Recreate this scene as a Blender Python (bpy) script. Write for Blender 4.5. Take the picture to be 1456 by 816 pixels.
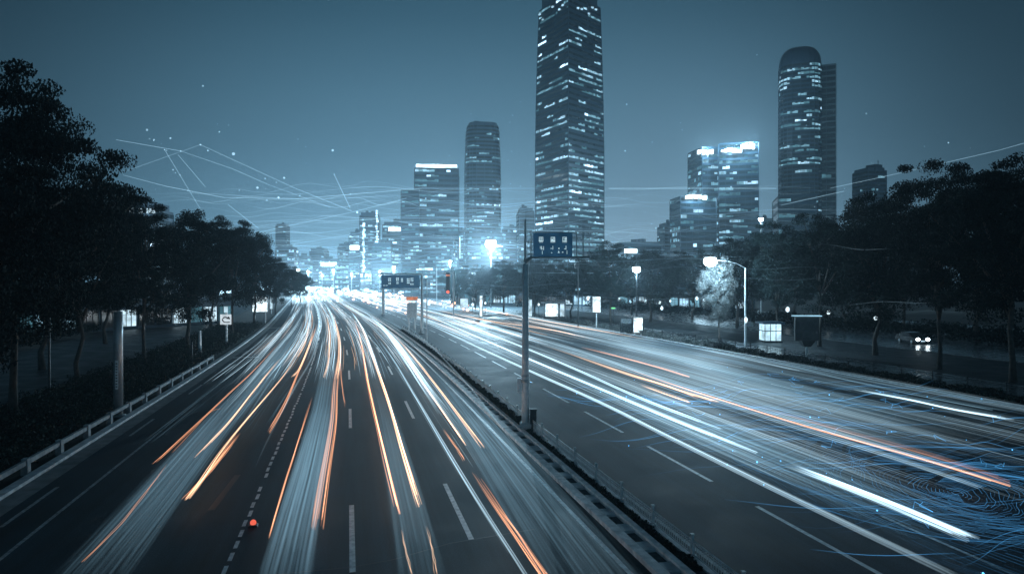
import bpy, math, random
import numpy as np
from mathutils import Vector, Matrix

for o in list(bpy.data.objects):
    bpy.data.objects.remove(o)
scene = bpy.context.scene
COL = scene.collection
R = random.Random(7)
NR = np.random.default_rng(11)

# ------------------------------------------------------------------ camera
H = 8.0                       # a footbridge over the avenue
FPX = 970.67                  # 24 mm lens on a 1456 px wide frame
YAW = math.radians(13.5)
RX, RY = math.cos(YAW), -math.sin(YAW)      # camera right
FX, FY = math.sin(YAW), math.cos(YAW)       # camera forward
cam_d = bpy.data.cameras.new("camera")
cam_d.lens = 24.0
cam_d.sensor_width = 36.0
cam_d.shift_y = -8.0 / 1456.0
cam_d.clip_start = 0.1
cam_d.clip_end = 12000
cam = bpy.data.objects.new("camera", cam_d)
COL.objects.link(cam)
cam.location = (0, 0, H)
cam.rotation_euler = (math.pi / 2, 0, -YAW)
scene.camera = cam

# ------------------------------------------------------------------ sky, moonlight, exposure
SUN_EL, SUN_AZ = math.radians(2.0), math.radians(25.0)
world = bpy.data.worlds.new("World")
scene.world = world
world.use_nodes = True
nt = world.node_tree
nt.nodes.clear()
w_out = nt.nodes.new("ShaderNodeOutputWorld")
w_bg = nt.nodes.new("ShaderNodeBackground")
w_sky = nt.nodes.new("ShaderNodeTexSky")
w_sky.sky_type = 'NISHITA'
w_sky.sun_disc = False
w_sky.sun_elevation = SUN_EL
w_sky.sun_rotation = SUN_AZ
w_hsv = nt.nodes.new("ShaderNodeHueSaturation")
w_hsv.inputs["Saturation"].default_value = 0.35
w_tc = nt.nodes.new("ShaderNodeTexCoord")
w_sep = nt.nodes.new("ShaderNodeSeparateXYZ")
w_ramp = nt.nodes.new("ShaderNodeValToRGB")
els = w_ramp.color_ramp.elements
els[0].position = 0.0
els[0].color = (1.75, 4.0, 5.9, 1)
els[1].position = 1.0
els[1].color = (0.10, 0.38, 0.66, 1)
for p, c in ((0.07, (1.35, 3.05, 4.4, 1)), (0.2, (0.76, 1.90, 2.82, 1)), (0.36, (0.30, 1.00, 1.58, 1)), (0.55, (0.10, 0.46, .80, 1))):
    e = els.new(p)
    e.color = c
w_mix = nt.nodes.new("ShaderNodeMix")
w_mix.data_type = 'RGBA'
w_mix.inputs[0].default_value = 0.97
nt.links.new(w_tc.outputs["Generated"], w_sep.inputs[0])
nt.links.new(w_sep.outputs["Z"], w_ramp.inputs[0])
nt.links.new(w_sky.outputs[0], w_hsv.inputs["Color"])
nt.links.new(w_hsv.outputs[0], w_mix.inputs[6])
nt.links.new(w_ramp.outputs[0], w_mix.inputs[7])
# the city's light dome: brightest over downtown
w_dot = nt.nodes.new("ShaderNodeVectorMath"); w_dot.operation = 'DOT_PRODUCT'
w_dot.inputs[1].default_value = (math.sin(math.radians(12)), math.cos(math.radians(12)), 0.0)
w_mr = nt.nodes.new("ShaderNodeMapRange"); w_mr.interpolation_type = 'SMOOTHSTEP'
w_mr.inputs[1].default_value = 0.74; w_mr.inputs[2].default_value = 1.0
w_mr.inputs[3].default_value = 0.36; w_mr.inputs[4].default_value = 1.25
w_vm = nt.nodes.new("ShaderNodeVectorMath"); w_vm.operation = 'SCALE'
nt.links.new(w_tc.outputs["Generated"], w_dot.inputs[0])
nt.links.new(w_dot.outputs["Value"], w_mr.inputs[0])
w_mr2 = nt.nodes.new("ShaderNodeMapRange")          # added glow behind the camera, front-lights the pole and kerb
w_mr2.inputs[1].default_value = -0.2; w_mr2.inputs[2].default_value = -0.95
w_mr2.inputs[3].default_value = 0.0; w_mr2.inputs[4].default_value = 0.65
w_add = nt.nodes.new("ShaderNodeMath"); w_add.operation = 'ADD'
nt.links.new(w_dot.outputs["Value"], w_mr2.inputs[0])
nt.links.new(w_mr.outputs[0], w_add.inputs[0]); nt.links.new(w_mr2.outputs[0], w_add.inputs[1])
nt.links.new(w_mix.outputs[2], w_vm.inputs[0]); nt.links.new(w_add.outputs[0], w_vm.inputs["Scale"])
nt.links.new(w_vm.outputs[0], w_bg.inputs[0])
w_bg.inputs[1].default_value = 0.094
nt.links.new(w_bg.outputs[0], w_out.inputs[0])

sun_d = bpy.data.lights.new("dusk_sun", 'SUN')
sun_d.energy = 0.02
sun_d.angle = math.radians(15)
sun_d.color = (0.75, 0.88, 1.0)
sun_o = bpy.data.objects.new("dusk_sun", sun_d)
COL.objects.link(sun_o)
sun_o.rotation_euler = (math.radians(80), 0, math.radians(155))

scene.view_settings.view_transform = 'Standard'
scene.view_settings.look = 'None'
scene.view_settings.exposure = 0.0
scene.view_settings.gamma = 1.0
scene.view_settings.use_curve_mapping = False
cy = scene.cycles
cy.transparent_max_bounces = 96
cy.max_bounces = 6
cy.diffuse_bounces = 2
cy.glossy_bounces = 2
cy.transmission_bounces = 2
cy.volume_bounces = 0
cy.sample_clamp_indirect = 3.0
cy.caustics_reflective = False
cy.caustics_refractive = False

# ------------------------------------------------------------------ helpers
def W(px, z, h=0.0):
    """the place z metres ahead that stands in the picture column px"""
    x = (px - 728.0) / FPX * z
    return Vector((x * RX + z * FX, x * RY + z * FY, h))

def P(px, py, h=0.0):
    return W(px, FPX * (H - h) / (py - 400.0), h)

def TOP(z, py):
    return H + z * (400.0 - py) / FPX

def bend(y):
    """sideways drift of the avenue's centre line, which turns a little left"""
    s = -0.055
    if y < 50: return 0.0
    if y < 150: return s * (y - 50) ** 2 / 200.0
    return s * (50 + (y - 150))

class MB:
    def __init__(self):
        self.v, self.f, self.m, self.g = [], [], [], []
    def quad(self, pts, m=0, g=1.0):
        b = len(self.v)
        self.v += [tuple(p) for p in pts]
        self.g += [g] * len(pts)
        self.f.append(tuple(range(b, b + len(pts))))
        self.m.append(m)
    def box(self, c, s, rz=0.0, m=0, taper=1.0):
        b = len(self.v)
        ca, sa = math.cos(rz), math.sin(rz)
        for dz in (-1, 1):
            k = taper if dz > 0 else 1.0
            for dx, dy in ((-1, -1), (1, -1), (1, 1), (-1, 1)):
                x, y = dx * s[0] / 2 * k, dy * s[1] / 2 * k
                self.v.append((c[0] + x * ca - y * sa, c[1] + x * sa + y * ca, c[2] + dz * s[2] / 2))
                self.g.append(1.0)
        for q in ((3, 2, 1, 0), (4, 5, 6, 7), (0, 1, 5, 4), (1, 2, 6, 5), (2, 3, 7, 6), (3, 0, 4, 7)):
            self.f.append(tuple(b + i for i in q)); self.m.append(m)
    def tube(self, path, rad, n=6, m=0, glow=None, cap=True):
        path = [Vector(p) for p in path]
        k = len(path)
        b = len(self.v)
        for i, p in enumerate(path):
            d = (path[min(i + 1, k - 1)] - path[max(i - 1, 0)]).normalized()
            a = Vector((0, 0, 1)) if abs(d.z) < 0.9 else Vector((1, 0, 0))
            u = d.cross(a).normalized(); w = u.cross(d)
            r = rad[i] if hasattr(rad, '__len__') else rad
            g = 1.0 if glow is None else (glow[i] if hasattr(glow, '__len__') else glow)
            for j in range(n):
                t = 2 * math.pi * j / n
                q = p + (u * math.cos(t) + w * math.sin(t)) * r
                self.v.append(q[:]); self.g.append(g)
        for i in range(k - 1):
            for j in range(n):
                a0 = b + i * n + j; a1 = b + i * n + (j + 1) % n
                self.f.append((a0, a1, a1 + n, a0 + n)); self.m.append(m)
        if cap:
            self.f.append(tuple(b + j for j in reversed(range(n)))); self.m.append(m)
            self.f.append(tuple(b + (k - 1) * n + j for j in range(n))); self.m.append(m)
    def prism(self, poly, z0, z1, m=0, cap=True):
        b = len(self.v); n = len(poly)
        for z in (z0, z1):
            for p in poly:
                self.v.append((p[0], p[1], z)); self.g.append(1.0)
        for j in range(n):
            self.f.append((b + j, b + (j + 1) % n, b + n + (j + 1) % n, b + n + j)); self.m.append(m)
        if cap:
            self.f.append(tuple(b + j for j in reversed(range(n)))); self.m.append(m)
            self.f.append(tuple(b + n + j for j in range(n))); self.m.append(m)
    def ball(self, c, r, m=0, seg=10, ring=6, sq=(1, 1, 1), g=1.0):
        b = len(self.v)
        for i in range(ring + 1):
            th = math.pi * i / ring
            for j in range(seg):
                ph = 2 * math.pi * j / seg
                self.v.append((c[0] + r * sq[0] * math.sin(th) * math.cos(ph), c[1] + r * sq[1] * math.sin(th) * math.sin(ph), c[2] + r * sq[2] * math.cos(th)))
                self.g.append(g)
        for i in range(ring):
            for j in range(seg):
                self.f.append((b + i * seg + j, b + (i + 1) * seg + j, b + (i + 1) * seg + (j + 1) % seg, b + i * seg + (j + 1) % seg)); self.m.append(m)
    def build(self, name, mats, parent=None, glow=False, smooth=False, origin=None):
        me = bpy.data.meshes.new(name)
        vs = self.v
        if origin is not None:
            vs = [(x - origin[0], y - origin[1], z - origin[2]) for x, y, z in vs]
        me.from_pydata(vs, [], self.f)
        if not isinstance(mats, (list, tuple)): mats = [mats]
        for mm in mats: me.materials.append(mm)
        me.polygons.foreach_set("material_index", self.m)
        if smooth: me.polygons.foreach_set("use_smooth", [True] * len(self.f))
        if glow:
            at = me.attributes.new("glow", 'FLOAT', 'POINT')
            at.data.foreach_set("value", self.g)
        me.update()
        ob = bpy.data.objects.new(name, me)
        COL.objects.link(ob)
        if origin is not None: ob.location = origin
        if parent is not None:
            ob.parent = parent
            if origin is None:
                ob.matrix_parent_inverse = Matrix.Translation(-Vector(parent.location)) @ Matrix.Identity(4) if parent.rotation_euler.z == 0 else parent.matrix_basis.inverted()
        return ob

def tag(o, label, cat, group=None, kind=None):
    if label: o['label'] = label
    if cat: o['category'] = cat
    if group: o['group'] = group
    if kind: o['kind'] = kind
    return o

def structure(o):
    o['kind'] = 'structure'
    return o

def empty(name, loc, label, cat, group=None):
    o = bpy.data.objects.new(name, None)
    o.empty_display_size = 0.3
    COL.objects.link(o)
    o.location = loc
    return tag(o, label, cat, group)

def mat(name, col, rough=0.7, metal=0.0, var=0.25, scale=3.0, bump=0.0, bscale=40.0, spec=0.5, rvar=0.0, wear=False):
    m = bpy.data.materials.new(name)
    m.use_nodes = True
    n = m.node_tree.nodes; l = m.node_tree.links
    b = n["Principled BSDF"]
    tc = n.new("ShaderNodeTexCoord")
    nz = n.new("ShaderNodeTexNoise"); nz.inputs["Scale"].default_value = scale; nz.inputs["Detail"].default_value = 6
    rp = n.new("ShaderNodeValToRGB")
    rp.color_ramp.elements[0].position = 0.3; rp.color_ramp.elements[1].position = 0.7
    rp.color_ramp.elements[0].color = [c * (1 - var) for c in col] + [1]
    rp.color_ramp.elements[1].color = [min(1, c * (1 + var)) for c in col] + [1]
    l.new(tc.outputs["Object"], nz.inputs["Vector"]); l.new(nz.outputs["Fac"], rp.inputs[0]); l.new(rp.outputs[0], b.inputs["Base Color"])
    if wear:      # long stains and tyre polish along the lanes, coarse aggregate
        mp = n.new("ShaderNodeMapping"); mp.inputs["Scale"].default_value = (1.1, .035, 1)
        ns = n.new("ShaderNodeTexNoise"); ns.inputs["Scale"].default_value = 1.0; ns.inputs["Detail"].default_value = 8; ns.inputs["Roughness"].default_value = .65
        ng = n.new("ShaderNodeTexNoise"); ng.inputs["Scale"].default_value = 22; ng.inputs["Detail"].default_value = 4
        m1_ = n.new("ShaderNodeMapRange"); m1_.inputs[1].default_value = .3; m1_.inputs[2].default_value = .7; m1_.inputs[3].default_value = .55; m1_.inputs[4].default_value = 1.45
        m2_ = n.new("ShaderNodeMapRange"); m2_.inputs[1].default_value = .3; m2_.inputs[2].default_value = .7; m2_.inputs[3].default_value = .6; m2_.inputs[4].default_value = 1.4
        mm_ = n.new("ShaderNodeMath"); mm_.operation = 'MULTIPLY'
        sc_ = n.new("ShaderNodeVectorMath"); sc_.operation = 'SCALE'
        l.new(tc.outputs["Object"], mp.inputs[0]); l.new(mp.outputs[0], ns.inputs["Vector"]); l.new(tc.outputs["Object"], ng.inputs["Vector"])
        l.new(ns.outputs["Fac"], m1_.inputs[0]); l.new(ng.outputs["Fac"], m2_.inputs[0]); l.new(m1_.outputs[0], mm_.inputs[0]); l.new(m2_.outputs[0], mm_.inputs[1])
        l.new(rp.outputs[0], sc_.inputs[0]); l.new(mm_.outputs[0], sc_.inputs["Scale"]); l.new(sc_.outputs[0], b.inputs["Base Color"])
    b.inputs["Roughness"].default_value = rough
    b.inputs["Metallic"].default_value = metal
    b.inputs["Specular IOR Level"].default_value = spec
    if rvar:
        mr = n.new("ShaderNodeMapRange")
        mr.inputs[1].default_value = 0.3; mr.inputs[2].default_value = 0.7
        mr.inputs[3].default_value = rough - rvar; mr.inputs[4].default_value = rough + rvar
        l.new(nz.outputs["Fac"], mr.inputs[0]); l.new(mr.outputs[0], b.inputs["Roughness"])
    if bump:
        n2 = n.new("ShaderNodeTexNoise"); n2.inputs["Scale"].default_value = bscale; n2.inputs["Detail"].default_value = 3
        bp = n.new("ShaderNodeBump"); bp.inputs["Strength"].default_value = bump; bp.inputs["Distance"].default_value = 0.02
        l.new(tc.outputs["Object"], n2.inputs["Vector"]); l.new(n2.outputs["Fac"], bp.inputs["Height"]); l.new(bp.outputs[0], b.inputs["Normal"])
    return m

def emit(name, col, strength, sample=True, var=0.0, scale=4.0):
    m = bpy.data.materials.new(name)
    m.use_nodes = True
    n = m.node_tree.nodes; l = m.node_tree.links
    n.clear()
    out = n.new("ShaderNodeOutputMaterial"); e = n.new("ShaderNodeEmission")
    e.inputs[0].default_value = (*col, 1); e.inputs[1].default_value = strength
    if var:
        tc = n.new("ShaderNodeTexCoord"); nz = n.new("ShaderNodeTexNoise"); nz.inputs["Scale"].default_value = scale
        mr = n.new("ShaderNodeMapRange")
        mr.inputs[1].default_value = 0.3; mr.inputs[2].default_value = 0.7
        mr.inputs[3].default_value = strength * (1 - var); mr.inputs[4].default_value = strength * (1 + var)
        l.new(tc.outputs["Object"], nz.inputs["Vector"]); l.new(nz.outputs["Fac"], mr.inputs[0]); l.new(mr.outputs[0], e.inputs[1])
    l.new(e.outputs[0], out.inputs[0])
    if not sample: m.cycles.emission_sampling = 'NONE'
    return m

def glowmat(name, col, strength, sample):
    """pure light hanging in the air: it adds to what is behind it"""
    m = bpy.data.materials.new(name)
    m.use_nodes = True
    n = m.node_tree.nodes; l = m.node_tree.links
    n.clear()
    out = n.new("ShaderNodeOutputMaterial"); e = n.new("ShaderNodeEmission"); t = n.new("ShaderNodeBsdfTransparent"); a = n.new("ShaderNodeAddShader")
    at = n.new("ShaderNodeAttribute"); at.attribute_name = "glow"
    mu = n.new("ShaderNodeMath"); mu.operation = 'MULTIPLY'; mu.inputs[1].default_value = strength
    e.inputs[0].default_value = (*col, 1)
    l.new(at.outputs["Fac"], mu.inputs[0]); l.new(mu.outputs[0], e.inputs[1])
    l.new(e.outputs[0], a.inputs[0]); l.new(t.outputs[0], a.inputs[1]); l.new(a.outputs[0], out.inputs[0])
    if not sample: m.cycles.emission_sampling = 'NONE'
    return m

# ------------------------------------------------------------------ materials
M_asphalt = mat("asphalt", (.017, .036, .050), .68, var=.35, scale=.35, bump=.35, bscale=45, rvar=.05, spec=.22, wear=True)
M_asphalt_side = mat("asphalt_side", (.022, .032, .038), .5, var=.35, scale=.5, bump=.3, bscale=30, rvar=.12, spec=.3, wear=True)
M_paving = mat("paving", (.08, .095, .105), .26, var=.35, scale=1.2, bump=.3, bscale=14, rvar=.12)
M_ground = mat("ground_soil", (.028, .033, .032), .9, var=.4, scale=.2, bump=.4, bscale=6)
M_kerb = mat("kerb_concrete", (.52, .57, .60), .7, var=.3, scale=2.5, bump=.4, bscale=20)
M_kerb_lit = mat("headlit_kerb", (.74, .78, .80), .7, var=.35, scale=3, bump=.4, bscale=20)  # headlight glow on the kerb edges put into a brighter colour
M_gutter = mat("gutter_concrete", (.17, .19, .20), .7, var=.35, scale=1.5, bump=.3, bscale=20)
M_paint = mat("road_paint", (.72, .76, .78), .55, var=.35, scale=5, bump=.2, bscale=30)
M_paint_worn = mat("worn_road_paint", (.30, .34, .36), .6, var=.6, scale=6)
M_soil = mat("planting_soil", (.09, .10, .105), .95, var=.4, scale=4, bump=.6, bscale=20)
M_steel = mat("galvanised_steel", (.42, .46, .48), .45, .6, var=.15, scale=6, rvar=.1)
M_pole = mat("pole_paint", (.80, .84, .86), .35, .0, var=.15, scale=4)
M_rail_steel = mat("pale_railing_paint", (.55, .6, .62), .4, .0, var=.2, scale=6)
M_darkmetal = mat("dark_metal", (.05, .06, .065), .5, .4, var=.2, scale=8)
M_rail = mat("guard_rail_concrete", (.30, .33, .35), .75, var=.35, scale=3, bump=.4, bscale=18)
M_bark = mat("bark", (.06, .055, .05), .9, var=.4, scale=5, bump=.7, bscale=18)
M_leaf = mat("leaf", (.014, .026, .027), .85, var=.3, scale=1.5, spec=.12)
M_leaf_lamplit = mat("lamplit_leaf", (.07, .08, .08), .5, var=.4, scale=1.5)  # paler copy of the leaf, lamplight put into its colour
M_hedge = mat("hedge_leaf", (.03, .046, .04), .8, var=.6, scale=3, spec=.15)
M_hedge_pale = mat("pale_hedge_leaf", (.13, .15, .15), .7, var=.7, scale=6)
M_glass_dark = mat("dark_glass", (.02, .03, .036), .12, var=.2, scale=.2, spec=.6)
M_facade = mat("facade_panel", (.05, .10, .14), .45, .2, var=.15, scale=.15)
M_facade_pale = mat("pale_facade", (.30, .34, .36), .6, var=.15, scale=.15)
M_facade_dark = mat("dark_facade", (.022, .055, .085), .4, .2, var=.15, scale=.15)
M_sign_blue = mat("sign_blue", (.03, .13, .30), .4, var=.1, scale=3)
M_sign_white = mat("sign_white", (.78, .80, .8), .5, var=.08, scale=4)
M_black = mat("black_paint", (.02, .02, .02), .5, var=.1)
M_car = mat("car_paint", (.03, .035, .04), .25, .3, var=.1)
M_rubber = mat("rubber", (.02, .02, .02), .8, var=.2)
LIT = (.42, .78, 1.0)
M_lit = [emit("window_light_%s" % n, (LIT[0] * a, LIT[1], LIT[2]), s, False, .5, .35)
         for n, s, a in (("dim", .20, .7), ("low", .46, .85), ("mid", .75, 1.0), ("bright", 1.1, 1.1), ("strong", 2.2, 1.25))]
M_panel = emit("backlit_panel", (.74, .92, 1.0), 1.7, True, .65, 1.1)
M_panel_soft = emit("soft_backlit_panel", (.62, .86, 1.0), .9, True, .5, .9)
M_roof_light = emit("roof_floodlight", (.72, .92, 1.0), 6.0, False, .6, .12)
M_bulb = emit("lamp_bulb", (.80, .94, 1.0), 60.0, False)
M_red = emit("red_lens", (1.0, .10, .05), 2.4, False)
M_redsoft = emit("soft_red_flare", (1.0, .16, .10), .9, False)
M_amber = emit("amber_panel", (1.0, .34, .16), .55, False, .4, 1.5)
M_green = emit("green_lens", (.25, .95, .40), 1.1, False)
M_sign_glow = emit("glow_sign_blue", (.10, .42, .85), .11, False, .25, 1.5)  # glow added in place of light falling on the sign
M_letter_glow = emit("glow_lettering", (.62, .88, 1.0), .8, False, .3, 3)  # same added glow for the sign's characters
G_white = glowmat("white_headlight_streak", (.58, .84, 1.0), 1.0, False)
G_blue = glowmat("pale_blue_streak", (.38, .70, .92), 1.0, False)
G_orange = glowmat("orange_tail_streak", (1.0, .43, .22), 1.0, False)
G_amber = glowmat("amber_streak", (1.0, .60, .36), 1.0, False)
G_net = glowmat("blue_thread_light", (.08, .38, .80), 1.0, False)
G_sky = glowmat("pale_thread_light", (.50, .80, 1.0), 1.0, False)
G_lit = glowmat("sampled_white_streak", (.80, .93, 1.0), 1.0, True)

# ------------------------------------------------------------------ ground, roads
def ribbon(name, a, b, z, m, y0=-40, y1=1500, parent=None, thick=0.0, step=8):
    mb = MB()
    ys = list(np.arange(y0, 260, step)) + list(np.arange(260, y1 + 1, 60))
    for i in range(len(ys) - 1):
        p, q = ys[i], ys[i + 1]
        fa = a if not callable(a) else None
        A0, A1 = a + bend(p), a + bend(q); B0, B1 = b + bend(p), b + bend(q)
        mb.quad([(A0, p, z), (B0, p, z), (B1, q, z), (A1, q, z)])
        if thick:
            mb.quad([(A0, p, z - thick), (A0, p, z), (A1, q, z), (A1, q, z - thick)])
            mb.quad([(B0, p, z), (B0, p, z - thick), (B1, q, z - thick), (B1, q, z)])
    return structure(mb.build(name, m, parent))

mb = MB()
for ix in range(-8, 8):
    for iy in range(-2, 16):
        s = 420
        mb.quad([(ix * s, iy * s, -.03), ((ix + 1) * s, iy * s, -.03), ((ix + 1) * s, (iy + 1) * s, -.03), (ix * s, (iy + 1) * s, -.03)])
structure(mb.build("ground", M_ground))
road_l = ribbon("road", -12.35, 8.1, 0.0, M_asphalt)
ribbon("gutter", -12.348, -11.5, .005, M_gutter)
road_r = ribbon("road", 9.68, 41.5, 0.0, M_asphalt)
ribbon("kerb", -12.75, -12.352, .13, M_kerb, thick=.16)
ribbon("kerb", 41.5, 41.85, .13, M_kerb, thick=.16)
ribbon("service_road", -36, -21.5, .004, M_asphalt_side)
ribbon("pavement", 44.4, 50.0, .05, M_paving, thick=.08)
ribbon("service_road", 50.2, 64.0, .004, M_asphalt_side)
ribbon("pavement", 64.2, 110.0, .05, M_paving, thick=.08)

def dashes(off, w, y0, y1, ln, gap, mb, z=.004, jit=0):
    y = y0
    while y < y1:
        n = 2
        for k in range(n):
            p, q = y + ln * k / n, y + ln * (k + 1) / n
            mb.quad([(off - w / 2 + bend(p), p, z), (off + w / 2 + bend(p), p, z), (off + w / 2 + bend(q), q, z), (off - w / 2 + bend(q), q, z)])
        y += ln + gap
def line(off, w, y0, y1, mb, z=.004):
    dashes(off, w, y0, y1, 8.0, 0.0, mb, z)
mb = MB()
dashes(.12, .17, 19.3, 380, 5.8, 13.2, mb)
dashes(3.72, .17, 20.9, 380, 6.0, 13.2, mb)
line(7.52, .16, 4, 380, mb)
dashes(-3.3, .16, 96, 380, 5.0, 9.0, mb)
for y in np.arange(19, 92, .95):                                    # broken crossing-over line of short blocks
    if R.random() < .9: dashes(-3.3 + R.uniform(-.03, .03), .12, y, y + .1, .62, .5, mb)
m1 = mb.build("lane_marking", M_paint, road_l)
mb = MB()
line(-9.75, .13, 4, 380, mb)
dashes(-11.0, .14, 12, 90, 4.5, 9.0, mb)
mb.build("worn_lane_marking", M_paint_worn, road_l)
mb = MB()
dashes(14.15, .17, 15.6, 400, 6.0, 3.1, mb)
mb.build("lane_marking", M_paint, road_r)
mb = MB()
for o in (17.7, 21.3, 24.9, 28.5, 32.1, 35.7): dashes(o, .14, 12 + o % 3, 400, 5.0, 9.0, mb)
line(10.1, .14, 4, 380, mb)
line(40.8, .16, 4, 380, mb)
mb.build("worn_lane_marking", M_paint_worn, road_r)
# cross bar stop marks near the left kerb
mb = MB()
for px, py, w in ((350, 508, 2.6), (388, 466, 3.2)):
    c = P(px, py); mb.quad([(c.x - w / 2, c.y - .2, .008), (c.x + w / 2, c.y - .2, .008), (c.x + w / 2, c.y + .2, .008), (c.x - w / 2, c.y + .2, .008)])
mb.build("stop_line", M_paint, road_l)
# asphalt repair seam and darker patch
mb = MB()
c = [P(395, 816), P(500, 806), P(560, 795), P(640, 772), P(700, 762), P(760, 752)]
for i in range(len(c) - 1):
    a, b = c[i], c[i + 1]
    mb.quad([(a.x, a.y - .02, .004), (b.x, b.y - .02, .004), (b.x, b.y + .02, .004), (a.x, a.y + .02, .004)])
a, b = P(300, 725), P(338, 675)
mb.quad([(a.x - .12, a.y, .004), (a.x + .12, a.y, .004), (b.x + .12, b.y, .004), (b.x - .12, b.y, .004)])
mb.build("tar_seam", mat("tar", (.012, .014, .015), .5), road_l)

# median: kerb with planting pits, soil strip
kerb_med = MB()
ys = list(np.arange(-4, 240, 1.0)) + list(np.arange(240, 700, 20))
def strip(mb, a, b, z, y0, y1, step, thick=0.0, m=0):
    y = y0
    while y < y1 - 1e-6:
        q = min(y + step, y1)
        A0, A1, B0, B1 = a + bend(y), a + bend(q), b + bend(y), b + bend(q)
        mb.quad([(A0, y, z), (B0, y, z), (B1, q, z), (A1, q, z)], m)
        if thick:
            mb.quad([(A0, y, z - thick), (A0, y, z), (A1, q, z), (A1, q, z - thick)], m)
            mb.quad([(B0, y, z), (B0, y, z - thick), (B1, q, z - thick), (B1, q, z)], m)
            mb.quad([(A0, y, z - thick), (B0, y, z - thick), (B0, y, z), (A0, y, z)], m)
            mb.quad([(A1, q, z), (B1, q, z), (B1, q, z - thick), (A1, q, z - thick)], m)
        y = q
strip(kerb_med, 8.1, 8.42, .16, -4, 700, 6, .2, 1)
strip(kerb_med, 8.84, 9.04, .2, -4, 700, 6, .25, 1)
y = 0.0
pit = MB()
while y < 150:
    strip(kerb_med, 8.421, 8.839, .12, y, y + .62, .62, .16)
    strip(pit, 8.421, 8.839, .03, y + .62, y + 1.55, 1.0, 0)
    y += 1.55
strip(kerb_med, 8.421, 8.839, .12, 150, 700, 20, .16)
km = structure(kerb_med.build("median_kerb", [M_kerb, M_kerb_lit]))
pit.build("planting_pit", M_soil, km)
md = MB(); strip(md, 9.04, 9.5, .06, -4, 700, 6, .1)
structure(md.build("median_soil", M_soil))
md = MB(); strip(md, 9.5, 9.68, .12, -4, 700, 6, .18)
structure(md.build("kerb", M_kerb))

# ------------------------------------------------------------------ leaf carpets (nobody could count them)
def leaf_cloud(name, centres, size, m, lbl=None, cat=None, kind=None, parent=None, flat=.6):
    """one small bent leaf face per centre (numpy)"""
    c = np.asarray(centres, dtype=np.float64)
    n = len(c)
    d1 = NR.normal(size=(n, 3)); d1 /= np.linalg.norm(d1, axis=1)[:, None]
    d2 = NR.normal(size=(n, 3)); d2 -= (d2 * d1).sum(1)[:, None] * d1; d2 /= np.linalg.norm(d2, axis=1)[:, None]
    s = size * NR.uniform(.6, 1.35, n)[:, None]
    a = c - d1 * s; b = c + d2 * s * flat; e = c + d1 * s; f = c - d2 * s * flat
    v = np.stack([a, b, e, f], 1).reshape(-1, 3)
    me = bpy.data.meshes.new(name)
    me.vertices.add(4 * n); me.vertices.foreach_set("co", v.ravel())
    me.loops.add(4 * n); me.loops.foreach_set("vertex_index", np.arange(4 * n, dtype=np.int32))
    me.polygons.add(n); me.polygons.foreach_set("loop_start", np.arange(0, 4 * n, 4, dtype=np.int32))
    me.update(calc_edges=True)
    me.materials.append(m)
    o = bpy.data.objects.new(name, me); COL.objects.link(o)
    if parent is not None: o.parent = parent
    if lbl: tag(o, lbl, cat, None, kind)
    return o

def bed(off0, off1, y0, y1, n, hgt, lump=1.2):
    out = []
    ph = [R.uniform(0, 6) for _ in range(6)]
    for _ in range(n):
        t = R.random() ** 1.6
        y = y0 + (y1 - y0) * t
        o = R.uniform(off0, off1)
        top = hgt * (.55 + .25 * math.sin(y * lump + ph[0]) * math.sin(o * lump * 1.3 + ph[1]) + .2 * math.sin(y * lump * 2.7 + ph[2]) + .2 * R.random())
        out.append((o + bend(y), y, max(.03, top * R.random() ** .35)))
    return out
leaf_cloud("shrubbery", bed(-20.6, -13.15, 14, 130, 80000, .95, 1.5), .08, M_hedge, "low dark leafy shrubs in the verge behind the left guard rail", "shrubs", 'stuff')
leaf_cloud("shrubbery", bed(9.06, 9.46, 17, 60, 5000, .26, 1.8), .055, M_hedge, "patchy low plants along the foot of the median railing", "shrubs", 'stuff')
leaf_cloud("shrubbery", bed(9.06, 9.46, 36, 110, 12000, .5, 1.1), .07, M_hedge, "low hedge plants in the median behind the sign pole", "shrubs", 'stuff')
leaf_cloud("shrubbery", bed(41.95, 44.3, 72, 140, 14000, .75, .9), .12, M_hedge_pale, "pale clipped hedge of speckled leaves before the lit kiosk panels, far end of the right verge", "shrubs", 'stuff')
leaf_cloud("shrubbery", bed(41.95, 44.3, 20, 75, 20000, .55, .9), .10, M_hedge, "low dark planting in the verge of the right carriageway", "shrubs", 'stuff')
leaf_cloud("shrubbery", bed(76, 92, 40, 200, 45000, 2.0, .5), .19, M_leaf, "dark bushes beneath the trees past the right service road", "shrubs", 'stuff')
leaf_cloud("shrubbery", bed(-46, -36.5, 20, 160, 30000, 1.9, .5), .18, M_leaf, "dark bushes past the left service road", "shrubs", 'stuff')

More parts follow.
